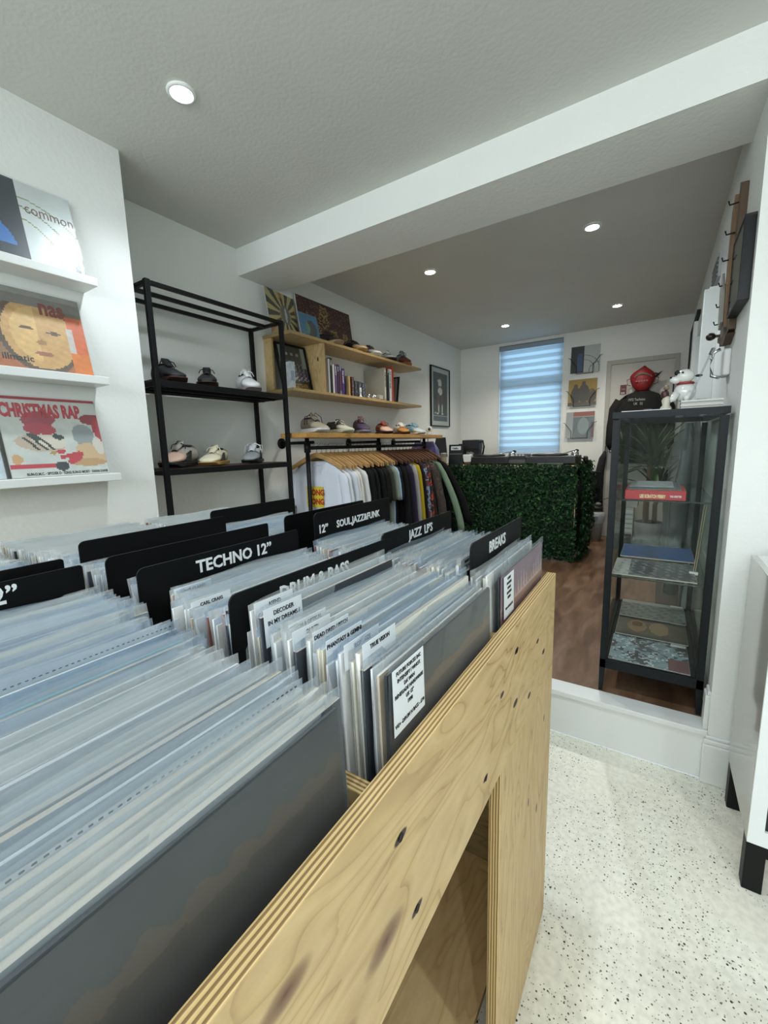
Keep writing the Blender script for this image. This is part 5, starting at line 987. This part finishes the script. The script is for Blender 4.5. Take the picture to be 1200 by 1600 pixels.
# crinkled grey garment bag behind the cabinet
gb2 = thing('garment_bag', 'crinkled grey translucent plastic garment bag hanging by the right wall behind the cabinet', 'garment bag', (.135, 2.770, 1.40)); b = MB(); rings = []
for i in range(15):
    z = -i*.085; w_ = .03+.045*min(1, i/3)-.02*max(0, (i-7)/7); cx = -.015*i*.2
    rings.append([(cx+(w_+.006*math.sin(i*2.1+j))*math.cos(2*math.pi*j/18), (.022+.008*math.sin(i*1.7+j*2.3))*math.sin(2*math.pi*j/18), z) for j in range(18)])
b.loft(rings); b.build('film', make_plastic('bag_film', '#55595b', .45, .25, 1.0, 16, (1, 1, .4)), gb2, True); MB().tube([(0, 0, -.01), (0, 0, .04), (.02, 0, .06), (.078, 0, .06)], .003, 6).build('hook', M_chrome, gb2, True)
MB().tube([(0, 0, -.06), (-.02, 0, -.5), (-.03, 0, -1.0)], [.02, .045, .035], 10).build('folded_garment', mat('garment_grey', '#55585a', .9), gb2, True)
# ================================================================ AREA BEHIND THE CABINET
pl = thing('yucca_plant', 'yucca plant with green sword leaves in a grey pot before the rear door', 'potted plant', (-.035, 4.62, .201))
MB().lathe([(.001, 0), (.095, 0), (.108, .04), (.118, .29), (.112, .292), (.105, .25), (.001, .25)], n=28).build('pot', mat('pot_grey', '#6f7072', .6), pl, True); MB().lathe([(.104, .262), (.001, .266)], n=20).build('soil', mat('soil', '#2a211a', .9), pl)
for x, y, h_, r_ in ((-.025, .0, .88, .028), (.045, .02, .60, .022)): MB().tube([(x, y, .255), (x-.004, y, .45), (x+.006, y, h_*.8), (x+.01, y, h_)], [r_, r_*.9, r_*.85, r_], 10).build('trunk', mat('trunk_brown', '#5e4c38', .8, bump=.4, bscale=60), pl, True)
def leafmesh(L_, w_, droop):
    b = MB(); n = 6; vs = []
    for i in range(n+1):
        f = i/n; x = L_*f; z = -droop*f*f; ww = w_*(math.sin(math.pi*min(1, f*.9+.12)))**.8*(1 if i < n else .05); vs += [(x, -ww, z+.15*ww), (x, 0, z-.25*ww), (x, ww, z+.15*ww)]
    b.add(vs, [(3*i+j, 3*i+j+1, 3*i+j+4, 3*i+j+3) for i in range(n) for j in range(2)]); return b
lmats = [mat('yucca_%d' % i, c, .45) for i, c in enumerate(('#22381c', '#2f4a24', '#1a2a16'))]
LM = [leafmesh(.34+.03*i, .017+.0015*i, .05+.03*i).mesh('leaf', lmats[i % 3], True) for i in range(6)]
lr = random.Random(9)
for (cx, cyy, cz, nl, el0) in ((.005, 0, .86, 58, 20), (.055, .02, .60, 26, 10)):
    for i in range(nl):
        f = i/nl; el = math.radians(-8+92*f**.7+lr.uniform(-8, 8)); az = i*2.399+lr.uniform(-.2, .2)
        o = link('leaf', LM[lr.randrange(6)], pl, (cx, cyy, cz-.06+.10*f), (0, -el, az)); s_ = .85+.2*lr.random(); hx = math.cos(az)*math.cos(el)*.44*s_; s_ *= min(1, (.185-cx)/hx) if hx > .185-cx else 1; o.scale = (s_, s_, s_)
t = thing('storage_drawers', 'low white slatted storage box behind the cabinet, left of the grey pot', 'storage box', (-.36, 4.60, .201)); MB().box(0, .20, 0, .3, .16, .42).build('case', mat('white_plastic_box', '#a9aba8', .4), t, bevel=.004)
MB().box(0, .20, 0, .3, 0, .159).build('base', mat('box_dark', '#3a3a38', .5), t)
for k in range(5): MB().box(.004, .196, -.006, 0, .18+k*.045, .21+k*.045).build('slat', mat('slat_light', '#c3c5c2', .35), t)
t = thing('red_magazine_box', 'red and white picture box on top of the white storage box', 'box', (-.35, 4.60, .622)); MB().box(0, .22, 0, .25, 0, .22).build('carton', mat('carton_grey', '#a5a29d', .5), t, bevel=.003); MB().box(0, .22, -.001, 0, .16, .215).build('red_panel', mat('carton_red', '#7c2a33', .5), t); MB().box(.09, .16, -.0015, -.0005, .15, .175).build('photo_patch', mat('carton_photo', '#7b6f66', .5), t)
t = thing('lined_bin', 'white bin with a crumpled plastic liner beside the hedge', 'bin', (-.515, 4.92, .201)); MB().lathe([(.001, 0), (.055, 0), (.075, .30), (.072, .302), (.001, .295)], n=22).build('bin', mat('bin_grey', '#9c9b99', .5), t, True); b = MB(); b.loft([[((r_+.006*math.sin(j*2.3+i))*math.cos(2*math.pi*j/20), (r_+.006*math.cos(j*1.9+i))*math.sin(2*math.pi*j/20), z) for j in range(20)] for i, (z, r_) in enumerate(((.20, .076), (.25, .082), (.305, .083), (.318, .072)))], cap=False); b.build('liner', mat('liner_white', '#b9bbbb', .3), t, True); MB().box(-.05, .03, -.0845, -.080, .235, .275).build('label_patch', mat('liner_label', '#6f7f95', .5), t)
t = thing('bag_on_bin', 'dark lumpy bag stuffed into the top of the bin', 'bag', (-.515, 4.92, .525)); MB().sphere((0, 0, .032), (.068, .06, .032), n=14, k=8).build('body', mat('bin_bag_dark', '#232324', .5, bump=.4, bscale=30), t, True); MB().sphere((.02, -.02, .075), (.03, .03, .02), n=10, k=6).build('knot', mat('bin_bag_grey', '#6d6c6a', .6), t, True)
t = thing('floor_speaker', 'black box speaker on a stand behind the hedge corner', 'speaker', (-.60, 5.05, .201)); MB().box(-.02, .02, -.02, .02, 0, .55).build('stand', M_black, t); MB().box(-.06, .105, -.06, .07, .55, .735).build('cabinet', M_blackp, t, bevel=.004); MB().lathe([(.045, -.061), (.05, -.064), (.001, -.058)], (.022, 0, .63), 20, axis='Y').build('cone', mat('cone_dark', '#1f2022', .6), t)
t = thing('hanging_coat', 'long dark coat hanging at the left edge of the rear door', 'coat', (-.475, 5.08, 1.15)); MB().tube([(0, 0, 0), (-.02, 0, -.08), (-.045, 0, -.25), (-.05, 0, -.45), (-.03, 0, -.68)], [.012, .035, .045, .05, .04], 12).build('body', mat('coat_black', '#121215', .8), t, True); MB().tube([(0, 0, 0), (.0, .02, .05), (.0, .10, .06)], .004).build('loop', M_black, t)
# ================================================================ RIGHT WALL
wd = thing('driftwood_key_board', 'tall rustic wooden board with iron hooks on the right wall', 'key board', (XR, 2.10, 1.66)); mw = mat('rustic_wood', '#54412f', .6, var=.3, vscale=12, bump=.3, bscale=40, bstretch=(1, 1, .2)); mw2 = mat('rustic_wood_pale', '#7b5f41', .6, var=.3, vscale=12, bump=.3, bscale=40, bstretch=(1, 1, .2)); mw3 = mat('rustic_wood_grey', '#6b665e', .6, var=.25, vscale=14)
def slab(name, poly, x0, x1, m): MB().prism(poly, x0, x1, 'X', m).build(name, None, wd, bevel=.002)
slab('plank', [(0, .0), (.005, .50), (.05, .52), (.08, .10), (.06, -.01)], -.022, 0, mw)
slab('plank', [(.06, .02), (.09, .50), (.15, .46), (.17, .05)], -.030, 0, mw2)
slab('plank', [(.155, .0), (.15, .42), (.21, .36), (.27, .02), (.25, -.02)], -.024, 0, mw3)
slab('plank', [(.0, -.012), (.12, .0), (.34, .035), (.33, .01), (.10, -.04)], -.026, 0, mw)
slab('carved_fish', [(.10, .05), (.13, .18), (.20, .26), (.24, .20), (.20, .09), (.16, .03)], -.040, -.0305, mat('carving_pale', '#9a978f', .5))
for y, z in ((.04, .45), (.07, .36), (.11, .28), (.15, .20), (.19, .13), (.23, .07), (.27, .03)): MB().tube([(-.022, y, z), (-.048, y, z-.002), (-.052, y, z+.012)], .0028, 6).build('hook', M_black, wd)
MB().sphere((-.055, .26, .028), (.018, .018, .016), mat('knob_dark_bronze', '#2a201a', .3), 14, 8).build('round_knob', None, wd, True); MB().tube([(-.024, .26, .028), (-.045, .26, .028)], .006).build('knob_stem', mw, wd)
framed('deep black box-framed grey picture at the near end of the right wall', (XR-.001, 2.085, 1.695), (0, -1, 0), (0, 0, 1), .250, .255, a_plain('#6d706a', '#7c7f78', 161), fw=.008, matw=.0, depth=.030, fd=.82)
framed('narrow black-framed mirror with painted reflection on the right wall beyond the white casing', (XR-.001, 5.10, 1.42), (0, -1, 0), (0, 0, 1), .85, .83, a_plain('#8e857a', '#7a6f64', 171), fw=.016, matw=.05, depth=.025)  # mirror glass drawn as a flat print of reflected tones
t = thing('wall_handset', 'white wall handset with curved chrome cradle on the right wall above the cabinet', 'handset', (XR, 2.20, 1.50)); MB().box(-.022, 0, -.05, .05, 0, .10).build('body', M_white, t, bevel=.006); MB().tube([(-.025, .02, .0), (-.05, .03, .01), (-.058, .03, .05), (-.05, .03, .10), (-.03, .02, .11)], .007, 8).build('cradle', M_chrome, t, True); MB().sphere((-.055, .025, .078), .006, n=8, k=6).build('stud', M_chrome, t, True)
# ================================================================ WHITE SIDE CABINET
wc = thing('white_side_cabinet', 'glossy white side cabinet on black block legs by the pier', 'cabinet'); ax0, ax1, ay0, ay1, az0, az1 = .271, .88, 1.376, 1.735, .155, .885
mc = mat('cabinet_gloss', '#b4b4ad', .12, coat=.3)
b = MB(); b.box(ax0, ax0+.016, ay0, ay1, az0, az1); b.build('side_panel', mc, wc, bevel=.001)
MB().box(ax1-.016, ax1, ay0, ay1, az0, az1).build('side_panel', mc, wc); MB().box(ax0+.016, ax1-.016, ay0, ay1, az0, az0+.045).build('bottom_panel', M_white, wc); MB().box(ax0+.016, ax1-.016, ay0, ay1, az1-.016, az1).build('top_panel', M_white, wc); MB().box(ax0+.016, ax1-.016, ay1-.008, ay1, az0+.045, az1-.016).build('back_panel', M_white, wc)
MB().box(ax0+.0005, ax0+.034, ay0-.004, ay0, az0, az1).build('front_stile', mat('cabinet_front', '#dfe4e5', .35), wc); MB().box(ax0+.034, ax1, ay0-.004, ay0, az0, az0+.045).build('front_rail', MATS['cabinet_front'], wc)
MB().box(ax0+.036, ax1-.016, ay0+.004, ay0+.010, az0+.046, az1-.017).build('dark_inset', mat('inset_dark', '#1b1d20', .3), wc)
for x in (ax0+.001, ax1-.046):
    for y in (ay0+.002, ay1-.045): MB().box(x, x+.044, y, y+.042, .0005, az0-.0005).build('leg', M_black, wc, bevel=.002)
MB().box(ax0+.0455, ax1-.0465, ay0+.010, ay0+.030, az0-.045, az0-.0005).build('under_rail', M_black, wc)
t = thing('black_gadget', 'small black rounded gadget on top of the white side cabinet', 'gadget', (.345, 1.66, az1+.001)); MB().sphere((0, 0, .022), (.034, .05, .022), n=16, k=8).build('body', M_blackp, t, True); MB().lathe([(.010, .040), (.009, .047), (.001, .048)], n=12).build('button', M_chrome, t)
